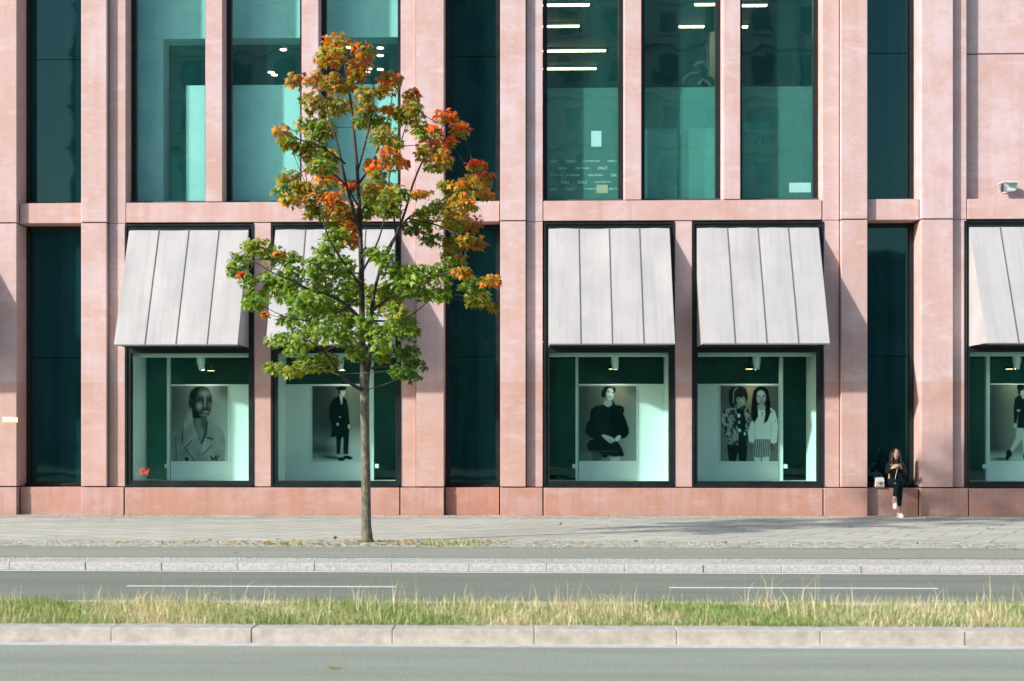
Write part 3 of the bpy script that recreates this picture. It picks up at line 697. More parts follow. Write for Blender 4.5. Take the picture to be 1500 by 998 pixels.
def poster4():
    c = Canvas(104, 136, (80, 100, 688, 898))
    c.put(np.ones(c.x.shape), .12 + .09 * (c.y - 100) / 800); c.ell(392, 210, 70, 150, (.48, .34, .20), 1.2, 0, .8)
    c.ell(262, 190, 98, 92, .02, .15); c.ell(205, 240, 40, 90, .025); c.ell(335, 215, 30, 60, .025)
    c.ell(292, 240, 46, 58, .34, .25); c.poly([(228, 130), (350, 130), (345, 222), (320, 212), (295, 228), (268, 214), (240, 232)], .03); c.ell(305, 265, 30, 30, .45, 1); c.ell(270, 234, 13, 5, .02); c.ell(316, 232, 12, 5, .02); c.ell(292, 274, 17, 5, .10); c.poly([(214, 150), (250, 108), (262, 112), (226, 160), (218, 280), (208, 280)], .4, .7)
    c.poly([(255, 300), (320, 292), (322, 340), (260, 345)], .3)
    H, W = c.x.shape; nz = smooth_noise(H, W, 5) * .6 + smooth_noise(H, W, 2) * .5
    jk = np.where(nz > .62, .42, np.where(nz > .5, .16, .03))
    c.poly([(88, 385), (140, 345), (200, 335), (260, 340), (330, 305), (372, 345), (385, 400), (378, 520), (362, 735), (270, 728), (190, 715), (150, 690), (135, 620), (86, 560), (95, 470)], jk)
    c.ell(190, 440, 30, 30, .4, 1, 0, .7); c.ell(230, 630, 38, 32, .42, .8, 0, .8)
    c.poly([(248, 345), (320, 338), (340, 460), (345, 740), (272, 730), (262, 560)], .012)
    for q in ((272, 413, 17, 21), (278, 568, 16, 20), (333, 606, 9, 19), (275, 483, 9, 14)): c.ell(*q, .8, .25)
    c.poly([(150, 718), (362, 735), (350, 898), (278, 898), (262, 792), (240, 898), (166, 898)], .010)
    c.poly([(408, 250), (425, 150), (470, 108), (530, 104), (578, 140), (598, 250), (606, 360), (575, 470), (532, 498), (540, 330), (470, 330), (472, 420), (430, 495), (396, 400)], .010)
    c.poly([(455, 342), (550, 330), (600, 325), (648, 368), (672, 450), (682, 540), (668, 690), (632, 715), (606, 700), (604, 664), (438, 664), (420, 705), (378, 690), (366, 590), (398, 480), (440, 460)], .80)
    c.poly([(420, 330), (470, 330), (474, 420), (432, 494), (398, 420)], .010); c.poly([(540, 320), (600, 320), (604, 380), (572, 470), (530, 498), (548, 400)], .012)
    c.poly([(436, 470), (430, 660), (437, 660), (442, 470)], .35, .8); c.poly([(606, 480), (602, 660), (609, 660), (614, 480)], .4, .8); c.ell(516, 388, 8, 12, .15); c.ell(514, 412, 6, 8, .25); c.ell(614, 370, 8, 14, .3); c.ell(655, 470, 6, 14, .45)
    c.poly([(468, 300), (545, 296), (548, 345), (505, 362), (466, 345)], .42); c.ell(506, 222, 48, 76, .36, .2); c.ell(500, 180, 32, 26, .5, 1); c.ell(485, 250, 20, 28, .45, 1); c.ell(482, 208, 14, 5, .03); c.ell(530, 206, 13, 5, .03); c.ell(504, 262, 18, 6, .1); c.ell(505, 235, 9, 5, .2)
    c.poly([(436, 662), (602, 662), (622, 775), (594, 838), (540, 852), (500, 860), (420, 845)], .16 + .26 * (np.sin((c.x - 515) * .30 / (1 + .0012 * (c.y - 660))) > .1))
    c.poly([(430, 850), (500, 860), (498, 898), (436, 898)], .7); c.poly([(512, 858), (590, 842), (586, 898), (516, 898)], .7); c.ell(398, 745, 18, 50, .16); c.ell(618, 745, 20, 46, .14); c.grain(.12); return c
def poster5():
    c = Canvas(104, 136, (133, 280, 520, 798))
    c.put(np.ones(c.x.shape), .09 + .12 * np.clip((c.x - 180) / 200, 0, 1)); c.ell(345, 470, 110, 230, (.42, .40, .30), 1.6, 0, .55); c.put(np.clip((c.y - 715) / 60, 0, 1), .5); c.ell(210, 780, 60, 10, .12, 1)
    c.poly([(318, 560), (362, 560), (358, 640), (300, 718), (276, 742), (268, 726), (308, 640)], .55); c.poly([(366, 560), (400, 560), (388, 745), (360, 745), (355, 650)], .62)
    c.poly([(302, 375), (330, 352), (360, 350), (400, 360), (430, 372), (438, 440), (420, 540), (404, 575), (318, 572), (326, 470), (312, 548), (296, 550), (294, 440)], .012)
    c.ell(352, 318, 22, 30, .5, .2); c.ell(342, 300, 26, 24, .012); c.ell(332, 325, 10, 24, .015); c.ell(306, 556, 11, 16, .55); c.poly([(342, 345), (366, 345), (364, 380), (350, 372)], .5); c.poly([(316, 452), (338, 448), (338, 460), (318, 462)], .6)
    c.ell(264, 745, 20, 26, .010); c.ell(252, 772, 12, 18, .010); c.ell(376, 762, 18, 26, .010); c.grain(.12); return c
def poster(c, px0, px1, py0, py1, label):
    x0, z1 = at(px0, py0, 1.16); x1, z0 = at(px1, py1, 1.16)
    t = empty('poster', ((x0 + x1) / 2, 1.18, z0)); hx = (x1 - x0) / 2
    box('board', WHITE_PL, t, -hx, hx, 0.0, .019, 0, z1 - z0)
    H, W = c.a.shape[:2]
    u, v = np.meshgrid(np.linspace(-hx, hx, W), np.linspace(z1 - z0, 0, H))
    V = np.stack([u, np.full_like(u, -.002), v], -1).reshape(-1, 3)
    i = (np.arange(H - 1)[:, None] * W + np.arange(W - 1)).ravel()
    F = np.stack([i, i + W, i + W + 1, i + 1], 1)
    np_mesh('print', V, F, np.clip(1.0 * np.clip(c.a.reshape(-1, 3) - .006, 0, 1) ** 1.1, .001, 1), PRINT, t)
    MB().box(hx, hx + .012, -.004, .02, -.012, z1 - z0).box(-hx, hx, -.004, .02, -.012, 0).build('edge_strip', WHITE_PL, t)
    tag(t, label, 'poster', 'fashion posters in the shop windows')
DISPLAY = {2: ('L', 250, 366, 245, 249, 197, 210), 3: ('R', 404, 541, 541.5, 547.5, None, None), 4: ('L', 848, 981, 843, 847, None, None), 5: ('R', 1019, 1141, 1141.5, 1146.5, 1183, 1193), 6: ('L', 1450, 1640, 1444, 1449, None, None)}
for n, (side, a, b_, p0, p1, w0, w1) in DISPLAY.items():
    k, x0, x1 = SHOP[n]; f = SWF[n]; Y = 1.2; zt = Zc(565, Y)
    xa, xb_ = (X(a, Y), x1 - .03) if side == 'L' else (x0 + .03, X(b_, Y))
    box('display_wall', WHITE_WALL, f, xa, xb_, Y, Y + .05, .601, zt)
    box('display_post', WHITE_WALL, f, X(p0, Y), X(p1, Y), Y - .04, Y + .06, .602, 3.199)
    box('display_rail', WHITE_WALL, f, xa, xb_, Y - .02, Y + .052, zt + .001, zt + .03)
    box('display_floor', WHITE_WALL, f, x0 + .1, x1 - .1, .302, 1.5, .601, .64)
    box('display_header', WHITE_WALL, f, x0 + .1, x1 - .1, .32, .75, Zc(521.5, .33), 3.30)
    for xs in ((x0 + .02, x0 + .09), (x1 - .09, x1 - .02)):
        box('side_wall', WHITE_WALL, f, xs[0], xs[1], .32, 1.35, .603, 3.198)
    # sockets on the post
    sx = X(p0 - 4, 1.14) if side == 'L' else X(p1 + 2, 1.14)
    box('socket', WHITE_PL, f, sx - .005, sx + .07, 1.15, 1.17, Zc(686, 1.14), Zc(680, 1.14))
# print the logo on the first window
m = MB(); q = lambda x, y: P(190 + x / 19.97, 670 + y / 19.97, .196)
for a, b_, w0, w1 in (((308, 325), (238, 500), .010, .006), ((378, 312), (308, 515), .012, .010), ((240, 440), (352, 400), .007, .007), ((380, 445), (358, 500), .005, .006), ((358, 500), (402, 470), .005, .004), ((372, 470), (405, 505), .004, .004),
                      ((468, 318), (425, 500), .014, .008), ((470, 330), (462, 500), .013, .010), ((548, 320), (470, 500), .010, .008), ((556, 322), (502, 535), .016, .009)):
    seg_quad(m, q(*a), q(*b_), w0, w1, .196)
m.build('logo_lettering', RED, SWF[2])
poster(poster1(), 250.5, 333.5, 566, 676, 'black and white poster of a person in a checked coat with upturned collar')
poster(poster2(), 457.5, 541, 566, 677, 'poster of a person standing in a long dark coat and cap, behind the trunk')
poster(poster3(), 848.5, 932.5, 566, 675.5, 'poster of a seated person in a puffed black dress, hands folded')
poster(poster4(), 1056, 1140.5, 566, 676, 'poster of two children, one in a shiny jacket, one in a white top')
poster(poster5(), 1450.5, 1534, 563.5, 676, 'poster of a striding person in heeled ankle boots, cut by the frame')
# spotlights and downlights in the displays
def spot(px, label):
    x = X(px, .85); t = empty('spotlight', (x, .85, 3.2))
    MB().box(-.07, .07, -.03, .03, -.03, -.001).build('base_plate', WHITE_PL, t); MB().tube([(0, 0, -.03), (0, 0, -.11)], .018, 8).build('stem', WHITE_PL, t)
    MB().tube([(-.005, -.02, -.08), (.0, .02, -.20), (.01, .06, -.33)], [.062, .066, .060], 14).build('lamp_head', WHITE_PL, t)
    MB().box(-.075, -.066, -.02, .05, -.22, -.06).box(.066, .075, -.02, .05, -.22, -.06).build('yoke', WHITE_PL, t)
    MB().tube([(.0105, .0615, -.331), (.0108, .0625, -.335)], .05, 14).build('lens', SPOT, t)
    tag(t, label, 'spotlight', 'white spotlights above the posters')
for px, l in ((294, 'white spotlight above the checked coat poster'), (901, 'white spotlight above the black dress poster'), (1108.5, 'white spotlight above the poster of two children'), (498, 'white spotlight above the long coat poster'), (1490, 'white spotlight above the striding figure poster')): spot(px, l)
def warm(px, py, label):
    Y = 2.6; t = empty('ceiling_downlight', (X(px, Y), Y, 3.2))
    z = Zc(py, Y, px) - 3.2
    MB().tube([(0, 0, -.001), (0, 0, z + .05)], .012, 8).build('pendant_rod', FRAME, t); MB().tube([(0, 0, z + .05), (0, 0, z + .006)], .085, 14).build('rim', FRAME, t); MB().tube([(0, 0, z + .005), (0, 0, z)], .075, 14).build('lens', WARM, t)
    tag(t, label, 'lamp', 'small warm lamps inside the shop')
for px, py, l in ((309, 543.5, 'small warm lamp behind the glass above the checked coat poster'), (500.5, 543, 'small warm lamp behind the glass above the long coat poster'), (897, 541, 'small warm lamp behind the glass above the black dress poster'),
                  (1097.5, 541, 'small warm lamp behind the glass above the two children poster'), (1478.5, 541, 'small warm lamp behind the glass above the striding figure poster')): warm(px, py, l)

# ------------------------------------------------------------------ small things on the facade
YEL = plain('yellow_sticker', (0.80, 0.62, 0.16), 0.5, 0.05); CREAM = plain('cream_sticker', (0.85, 0.80, 0.70), 0.5, 0.04); BLK = plain('black_print', (0.03, 0.03, 0.03), 0.5, 0.05)
x0, z1 = at(3.6, 611, 0); x1, z0 = at(26, 619.2, 0); h = z1 - z0; L = x1 - x0
t = empty('sticker', (x0, -0.002, z0))
box('backing', CREAM, t, 0, L, -.003, 0, 0, h); box('stripe', YEL, t, 0, L, -.0045, -.0031, 0, h * .25); box('corner_patch', YEL, t, L * .66, L, -.0045, -.0031, h * .74, h)
box('printed_mark', BLK, t, L * .05, L * .14, -.0045, -.0031, h * .32, h * .42); box('printed_mark', BLK, t, L * .05, L * .14, -.0045, -.0031, h * .55, h * .64); box('printed_band', YEL, t, L * .2, L * .6, -.0045, -.0031, h * .5, h * .62)
tag(t, 'small yellow and cream sticker on the leftmost stone pier', 'sticker')
c = P(1476, 275, .12); t = empty('security_camera', (c.x, .28, c.z))
MB().box(-.02, .02, -.10, -.002, -.05, -.02).box(-.05, .05, -.02, -.001, -.08, .02).build('bracket', WHITE_PL, t)
hd = MB().hexa([(-.13, -.30, -.09), (.12, -.26, -.08), (.12, -.10, -.07), (-.10, -.10, -.08), (-.15, -.34, .06), (.15, -.28, .07), (.15, -.09, .06), (-.11, -.09, .05)]).build('housing', WHITE_PL, t, .008)
MB().box(-.03, .13, -.312, -.300, .0, .035).build('front_glass', plain('teal_lens', (.05, .25, .24), .15), hd)
MB().hexa([(-.155, -.34, -.07), (-.135, -.33, -.10), (-.10, -.11, -.10), (-.115, -.11, -.06), (-.16, -.36, .02), (-.15, -.35, .05), (-.112, -.10, .05), (-.12, -.10, .02)]).build('side_shield', FRAME, hd)
MB().box(-.17, .16, -.36, -.07, .068, .078).build('hood', WHITE_PL, hd)
tag(t, 'small white camera box mounted on blank stone panel', 'camera')
# dark bag standing on the partition behind the film
BAG = plain('black_bag', (0.008, 0.014, 0.014), 0.5, 0.4, 9); TAN = plain('tan_strap', (0.36, 0.27, 0.12), 0.6, 0.2)
c = P(1022, 122, 1.1); t = empty('holdall', (c.x, 1.1, Zc(190, .9)))
box('crate', ROOM, t, -.30, .30, -.10, .4, 0, c.z - t.location.z - .12)
zz = c.z - t.location.z
MB().ell((0, .1, zz + .04), (.32, .16, .20)).ell((.05, .1, zz + .26), (.17, .13, .16)).ell((-.22, .1, zz - .0), (.14, .13, .13)).ell((.24, .12, zz + .03), (.12, .12, .14)).build('bag_body', BAG, t, smooth=True)
MB().tube([(-.3, -.02, zz - .02), (-.27, -.05, zz + .10), (-.15, -.08, zz + .18), (.0, -.09, zz + .19)], .022, 8).build('strap', TAN, t, smooth=True)
MB().tube([(-.08, -.06, zz + .33), (.0, -.07, zz + .40), (.10, -.06, zz + .41), (.17, -.06, zz + .34)], .024, 8).build('strap', TAN, t, smooth=True)
MB().tube([(-.0, -.10, zz - .06), (.08, -.12, zz + .05), (.20, -.11, zz - .02), (.28, -.08, zz - .14)], .032, 8).build('strap', TAN, t, smooth=True)
tag(t, 'black bag with tan straps showing above the frosted film', 'bag')

# ------------------------------------------------------------------ the maple
def bark():
    m, nt, b = newmat('maple_bark', rough=0.9, spec=0.2)
    pos = nd(nt, 'ShaderNodeNewGeometry').outputs['Position']
    a = noise(nt, vscale(nt, pos, (1, 1, .35)), 26, 6, .7); g = noise(nt, pos, 7, 5, .6)
    c = ramp(nt, a, [(.32, (.05, .046, .038)), (.5, (.135, .122, .095)), (.66, (.28, .262, .21))])
    c = mix(nt, math_(nt, 'MULTIPLY', ramp(nt, g, [(.45, (0,) * 3), (.6, (1,) * 3)]), .4), c, (.15, .15, .075))
    nt.links.new(c, b.inputs['Base Color']); bump(nt, b, a, 1.0, .03); return m
BARK = bark()
TWIG = plain('twig_bark', (.045, .035, .028), .8, .25, 12)
TY = -6.75
def maple_leaf():
    half = [(0, 0), (.09, -.05), (.36, -.13), (.19, .09), (.43, .17), (.64, .40), (.43, .40), (.36, .50), (.17, .38), (.27, .62), (.13, .68), (0, 1.04)]
    pts = half + [(-x, y) for x, y in half[-2:0:-1]]
    V = [(0, .30, 0)] + [(x, y, 0) for x, y in pts]; n = len(pts)
    V = np.array(V); V[:, 2] = -.28 * np.abs(V[:, 0]) - .22 * V[:, 1] ** 2; V[0, 2] += .02
    F = np.array([(0, i + 1, (i + 1) % n + 1) for i in range(n)]); return V - np.array([0, .1, 0]), F
LV, LF = maple_leaf()
PAL = {'g': [(.12, .215, .015), (.16, .265, .02), (.22, .33, .03), (.09, .175, .018)], 'd': [(.06, .14, .02), (.08, .17, .022), (.11, .20, .025)],
       'y': [(.19, .28, .025), (.26, .31, .03), (.14, .23, .02), (.34, .30, .035)], 'o': [(.24, .21, .018), (.30, .23, .02), (.17, .18, .015), (.40, .20, .018), (.32, .17, .016)],
       'a': [(.62, .20, .012), (.60, .27, .015), (.68, .15, .012), (.46, .24, .015)], 'r': [(.70, .085, .015), (.72, .15, .015), (.60, .05, .025), (.66, .22, .02)], 'b': [(.35, .12, .02), (.28, .16, .025), (.42, .13, .02)]}
CL3 = """400 72 50 30 oa|385 118 55 38 oay|350 135 30 20 oa|490 105 44 36 oar|480 150 46 26 oa|258 203 34 28 oa|335 200 46 34 or|400 215 56 38 o|470 185 36 28 oa|582 205 46 38 oar|560 240 40 25 o
655 255 34 30 oar|660 290 36 30 yo|500 250 36 26 oy|330 278 56 38 oy|400 290 56 38 yo|440 230 30 20 o|520 335 66 36 yg|500 298 38 26 o|650 330 56 42 yg|690 372 36 28 g|612 308 38 28 yo|570 300 22 16 oa|215 372 32 22 oa|238 408 42 28 yo|250 425 36 20 g
300 355 46 32 yg|350 368 56 36 g|320 418 46 32 g|372 462 46 34 g|350 495 56 28 g|310 455 40 26 yg|560 388 56 32 oy|590 418 46 24 y|545 360 40 24 yg|770 325 46 26 r|822 368 38 32 ra|735 370 22 18 r|735 420 60 40 ar|700 452 38 28 ya|762 470 36 36 ab|738 492 38 22 y|790 410 24 20 r
582 455 46 32 ar|545 500 50 28 ra|622 488 28 24 ra|520 492 36 28 ao|540 525 30 16 r|370 535 46 38 ar|440 562 32 24 rb|240 538 46 32 yo|218 580 42 28 g|282 570 46 32 oy|250 608 46 26 ya|320 582 46 36 o|330 640 52 38 yg|392 612 46 36 ra|400 655 50 40 ao|440 660 34 50 oa|450 715 36 44 ab|455 750 30 22 a
540 570 56 36 yo|600 588 56 36 yg|530 618 56 44 g|500 650 36 40 g|580 640 46 38 g|520 560 30 20 o|690 585 36 15 r|670 590 20 10 ra|740 640 48 34 g|700 690 46 26 g|722 740 46 26 g|650 702 38 28 dg|690 655 30 16 yg|878 492 40 26 r|900 540 42 36 rb|842 558 54 36 ao|800 588 46 36 oy|905 592 32 20 ra|835 618 54 36 ao|800 660 50 36 o|862 690 38 36 ob|872 755 42 26 bo|800 692 46 36 g|770 560 26 20 y|840 740 30 20 o
130 765 54 30 yg|72 815 42 32 g|58 848 34 22 g|78 862 20 9 r|100 880 36 28 g|180 795 54 32 g|240 815 44 32 g|130 932 50 26 g|110 960 36 26 g|182 878 44 36 g|250 868 46 40 g|250 930 56 40 g|340 838 56 44 g|370 782 46 46 g|402 738 46 36 g|350 900 56 46 g|420 838 46 46 g|452 900 54 54 g|300 958 76 46 g|420 960 56 46 g|205 790 20 10 oa|390 690 30 24 g
560 800 40 36 g|602 858 56 42 g|560 930 56 46 y|682 858 56 36 g|700 920 56 32 g|760 858 46 40 g|800 800 46 36 gb|832 855 36 24 oa|862 900 46 28 g|922 885 42 22 oa|880 945 46 32 go|642 900 46 36 g|762 930 36 28 g|930 975 20 20 o|520 790 30 24 g|790 760 40 26 go"""
CL4 = """210 225 56 28 g|262 250 56 32 g|190 320 42 22 y|250 332 46 22 y|312 310 56 32 yg|370 300 46 36 yg|300 200 66 46 g|380 190 66 54 g|300 120 66 46 g|380 120 56 46 g|440 220 46 36 g|440 150 36 36 g|560 220 56 54 g|620 170 56 46 g|650 200 36 36 d|600 130 46 36 y|560 282 36 26 yg|640 270 46 28 d|670 310 42 26 d|650 345 42 22 d|612 330 36 22 d|590 70 56 36 g
200 60 46 36 g|130 100 46 22 g|160 140 14 10 a|470 270 40 26 g|500 180 40 50 dg|520 100 44 60 g|240 160 40 26 g|460 60 40 50 g"""
clusters = []
for txt, (ox, oy) in ((CL3, (320, 30)), (CL4, (320, 400))):
    for row in txt.replace('\n', '|').split('|'):
        a = row.split(); clusters.append((ox + float(a[0]) / 2.32, oy + float(a[1]) / 2.32, float(a[2]) / 2.32, float(a[3]) / 2.32, a[4]))
tree = empty('maple_tree', (0, 0, 0)); tb = P(537.5, 795, TY); tree.location = (tb.x, TY, 0)
def TP(px, py, dy=0.0): return P(px, py, TY + dy) - tree.location
trunk = [Vector((-.0, 0, -.03)), Vector((-.0, 0, .05)), TP(536.5, 770), TP(536.2, 720), TP(535, 660), TP(534.5, 610), TP(534, 570), TP(533, 545)]
trunk_o = MB().tube(trunk, [.125, .088, .072, .068, .066, .064, .068, .058], 18).build('trunk', BARK, tree, smooth=True)
tex = bpy.data.textures.new('bark_lumps', 'CLOUDS'); tex.noise_scale = .12
SK = []          # skeleton points for twigs to join
def limb(pts, r0, r1, n=8):
    p = [TP(*q) for q in pts]; N = len(p)
    # rounder curve through the points
    c = []
    for i in range(N - 1):
        a, b_, c_, d = p[max(i - 1, 0)], p[i], p[i + 1], p[min(i + 2, N - 1)]
        for s in range(4):
            u = s / 4; c.append(.5 * ((2 * b_) + (c_ - a) * u + (2 * a - 5 * b_ + 4 * c_ - d) * u * u + (3 * b_ - a - 3 * c_ + d) * u ** 3))
    c.append(p[-1]); SK.extend(c)
    MB().tube(c, [r0 + (r1 - r0) * i / (len(c) - 1) for i in range(len(c))], n).build('branch', TWIG, tree, smooth=True)
limb([(533, 552), (531, 500, -.05), (530, 440, -.02), (529, 380), (527, 320, .05), (524, 260, .08), (519, 200, .1), (514, 150, .1), (506, 100, .08), (499, 62, .05)], .052, .007)
limb([(535, 566, .02), (541, 530, .1), (543, 480, .18), (548, 430, .22), (562, 380, .25), (580, 345, .28), (600, 318, .32), (640, 298, .4), (665, 280, .45), (692, 262, .5)], .036, .006)
limb([(534, 573, -.02), (520, 566, -.12), (505, 555, -.25), (492, 540, -.4), (478, 520, -.55), (462, 505, -.65), (440, 495, -.75)], .03, .007)
limb([(545, 540, .1), (560, 536, .25), (580, 540, .4), (600, 538, .5)], .02, .006)
limb([(531, 470, -.05), (505, 445, -.3), (480, 432, -.5), (455, 425, -.7), (425, 410, -.85), (400, 400, -.95), (365, 378, -1.0)], .026, .006)
limb([(520, 440, -.1), (490, 460, -.4), (455, 470, -.6), (420, 465, -.8)], .018, .005)
limb([(545, 455, .15), (580, 430, -.1), (620, 410, -.3), (660, 400, -.4), (700, 405, -.5), (722, 412, -.55)], .024, .006)
limb([(545, 470, .15), (580, 470, .5), (605, 460, .7), (640, 430, .9)], .018, .005)
limb([(528, 340, .03), (515, 300, -.2), (505, 260, -.35), (495, 215, -.4), (486, 185, -.4), (472, 140, -.35), (452, 122, -.3)], .026, .006)
limb([(523, 300, 0), (505, 270, -.3), (480, 250, -.5), (455, 245, -.6), (430, 262, -.65), (412, 275, -.7)], .016, .005)
limb([(506, 240, -.35), (470, 215, -.6), (440, 205, -.8), (415, 195, -.9)], .015, .005)
limb([(525, 270, .08), (545, 240, .3), (560, 200, .5), (572, 160, .55), (575, 130, .55)], .020, .006)
limb([(524, 250, .1), (540, 190, -.1), (548, 140, -.2), (540, 95, -.2)], .018, .005)
limb([(562, 385, .25), (590, 320, 0), (605, 270, -.2), (618, 238, -.3), (635, 205, -.35), (652, 180, -.4)], .022, .006)
limb([(580, 345, .28), (575, 300, .5), (570, 260, .65), (590, 200, .7), (602, 155, .7)], .018, .005)
limb([(598, 320, .32), (640, 330, .1), (672, 345, -.1), (698, 360, -.15)], .016, .005)
limb([(615, 312, .35), (660, 305, .2), (690, 290, .1), (702, 250, .0)], .015, .005)
limb([(530, 420, -.02), (500, 380, -.5), (480, 345, -.7), (470, 300, -.75), (480, 270, -.8)], .020, .005)
limb([(530, 400, 0), (555, 350, -.45), (565, 300, -.6), (560, 250, -.65)], .018, .005)
limb([(527, 330, .05), (490, 300, .45), (460, 280, .7), (430, 285, .8)], .016, .005)
limb([(530, 400, .0), (490, 400, .5), (455, 385, .8), (420, 380, 1.0)], .018, .005)
SKN = np.array([p[:] for p in SK])
LVs, LFs, LCs = [], [], []; twigs = MB(); big = []
nl = len(LV)
def leaf_xform(c, out, size):
    d = Vector((out.x, out.y, 0)); d = (d.normalized() if d.length > 1e-3 else Vector((1, 0, 0)))
    ang = random.uniform(-1.0, 1.0); d = Matrix.Rotation(ang, 3, 'Z') @ d
    dr = random.gauss(.75, .45); tip = (d * math.cos(dr) + Vector((0, 0, -1)) * math.sin(dr)).normalized()
    up = Vector((random.gauss(0, .35), random.gauss(-.25, .35), 1)); nrm = (up - tip * up.dot(tip)).normalized(); xx = tip.cross(nrm)
    m = Matrix((xx, tip, nrm)).transposed() * size
    return m
for (cx, cy, rx, ry, cl) in clusters:
    frac = 1 - abs((cy - 330) / 330); prof = .35 + .75 * max(0, min(1, (cy - 40) / 260)) * (1 if cy < 480 else .85)
    dy = random.uniform(-1, 1) * prof * 1.05
    c = TP(cx, cy, dy); S = FPX / (27.5 + TY + dy); a, b_ = rx / S * 1.06, ry / S * 1.06; dep = (a + b_) / 2 * 1.15
    k = SKN[np.argmin(np.linalg.norm(SKN - np.array(c), axis=1) + .5 * np.maximum(0, SKN[:, 2] - c.z))]; k = Vector(k)
    mid = (k + c) / 2 + Vector((random.gauss(0, .04), random.gauss(0, .04), -.03 + .05 * random.random()))
    twigs.tube([k, mid, c], [.007, .005, .003], 5)
    for _ in range(3):
        e = c + Vector((random.uniform(-a, a), random.uniform(-dep, dep), random.uniform(-b_, b_) * .8)); twigs.tube([c, (c + e) / 2 + Vector((0, 0, .015)), e], [.003, .0025, .0015], 4)
    N = int(22 + 92 * (rx * ry) / (20 * 15))
    for i in range(N):
        # flat-topped sprays: more leaves towards the rim
        v = Vector((random.gauss(0, 1), random.gauss(0, 1), random.gauss(0, 1))).normalized() * (random.random() ** .45)
        p = c + Vector((v.x * a, v.y * dep, v.z * b_))
        size = random.uniform(.05, .096); out = v + Vector(((cx - 530) / 260, dy * .5, 0)) * .5
        M = leaf_xform(p, out, size)
        col = np.array(random.choice(PAL[cl[0]] if random.random() < .58 or len(cl) == 1 else PAL[random.choice(cl[1:])]))
        if cl[0] in 'ra' and v.z < -.25: col = np.array(random.choice(PAL['o'] + PAL['y']))      # lower leaves of a turning spray are still green
        if cl[0] in 'ra' and random.random() < .12: col = np.array(random.choice(PAL['o'] + PAL['y']))
        if cl[0] in 'gy' and cy < 330 and random.random() < .16: col = np.array(random.choice(PAL['o'] + PAL['a'][:2]))
        col = col * random.uniform(.75, 1.25)
        if v.y < -.35 and random.random() < .5 and size > .08: big.append((p, M, cl[0], col)); continue
        V = (LV @ np.array(M).T) + np.array(p); LVs.append(V); LFs.append(LF + nl * (len(LVs) - 1)); LCs.append(np.repeat(col[None], nl, 0))
random.shuffle(big); rest = big[300:]; big = big[:300]
for p, M, cl, col in rest:
    V = (LV @ np.array(M).T) + np.array(p); LVs.append(V); LFs.append(LF + nl * (len(LVs) - 1)); LCs.append(np.repeat(col[None], nl, 0))
twigs.build('twigs', TWIG, tree)['kind'] = 'stuff'
fo = np_mesh('foliage', np.concatenate(LVs), np.concatenate(LFs), np.concatenate(LCs), LEAF, tree); fo['kind'] = 'stuff'
lm = {}
for key, cols in PAL.items():
    for j, cc in enumerate(cols):
        o = np_mesh('leaf', LV, LF, np.repeat(np.array(cc)[None], nl, 0), LEAF); lm[key, j] = o.data; bpy.data.objects.remove(o)
for p, M, cl, col in big:
    key = cl; j = min(range(len(PAL[key])), key=lambda i: np.abs(np.array(PAL[key][i]) - col).sum())
    o = bpy.data.objects.new('leaf', lm[key, j]); link(o, tree); o.matrix_local = Matrix.Translation(p) @ M.to_4x4()
tag(tree, 'young maple street tree turning from green to orange and red', 'tree')

# ------------------------------------------------------------------ grass, weeds, litter
def blades(name, n, xr_, yr, z, hmin, hmax, wid, cols, lean=.5, dens=None, parent=None, curl=.5, hm=None):
    x = rng.uniform(*xr_, n * 3); y = rng.uniform(*yr, n * 3)
    if dens is not None: k = rng.random(n * 3) < dens(x, y); x, y = x[k], y[k]
    x, y = x[:n], y[:n]; n = len(x)
    h = rng.uniform(hmin, hmax, n) * (.8 + .4 * rng.random(n)) * (hm(x, y) if hm else 1); az = rng.uniform(0, 2 * np.pi, n); le = rng.normal(0, lean, n); w_ = wid * rng.uniform(.6, 1.3, n)
    fa = rng.uniform(0, np.pi, n); ax, ay = np.cos(fa), np.sin(fa); V = np.zeros((n, 5, 3))
    for i, (t, ww) in enumerate(((0, 1), (0, -1), (.55, .75), (.55, -.75), (1, 0))):
        off = np.sin(le * (t + curl * t * t)) * t * h
        V[:, i, 0] = x + np.cos(az) * off + ax * ww * w_ / 2; V[:, i, 1] = y + np.sin(az) * off + ay * ww * w_ / 2; V[:, i, 2] = z + np.abs(np.cos(le * (t + curl * t * t))) * t * h
    b_ = (np.arange(n) * 5)[:, None]
    F = np.concatenate([b_ + [0, 1, 3], b_ + [0, 3, 2], b_ + [2, 3, 4]])
    ci = rng.integers(0, len(cols), n); cc = np.array(cols)[ci] * rng.uniform(.75, 1.25, (n, 1))
    return V.reshape(-1, 3), F, np.repeat(cc, 5, 0)
def join(parts):
    V, F, Cc, o = [], [], [], 0
    for v, f, c in parts: V.append(v); F.append(f + o); Cc.append(c); o += len(v)
    return np.concatenate(V), np.concatenate(F), np.concatenate(Cc)
GR = [(.17, .29, .07), (.22, .35, .09), (.13, .23, .06), (.29, .38, .13), (.36, .40, .17)]; ST = [(.60, .52, .33), (.66, .58, .41), (.50, .44, .26), (.70, .63, .48)]
gx = (-9.0, 9.0)
pn = rng.uniform(0, 6.28, 6)
def patch(x, y): return np.clip(.5 + .28 * np.sin(1.9 * x + pn[0]) + .22 * np.sin(4.3 * x + 3 * y + pn[1]) + .2 * np.sin(9.1 * x - 4 * y + pn[2]), .06, 1)
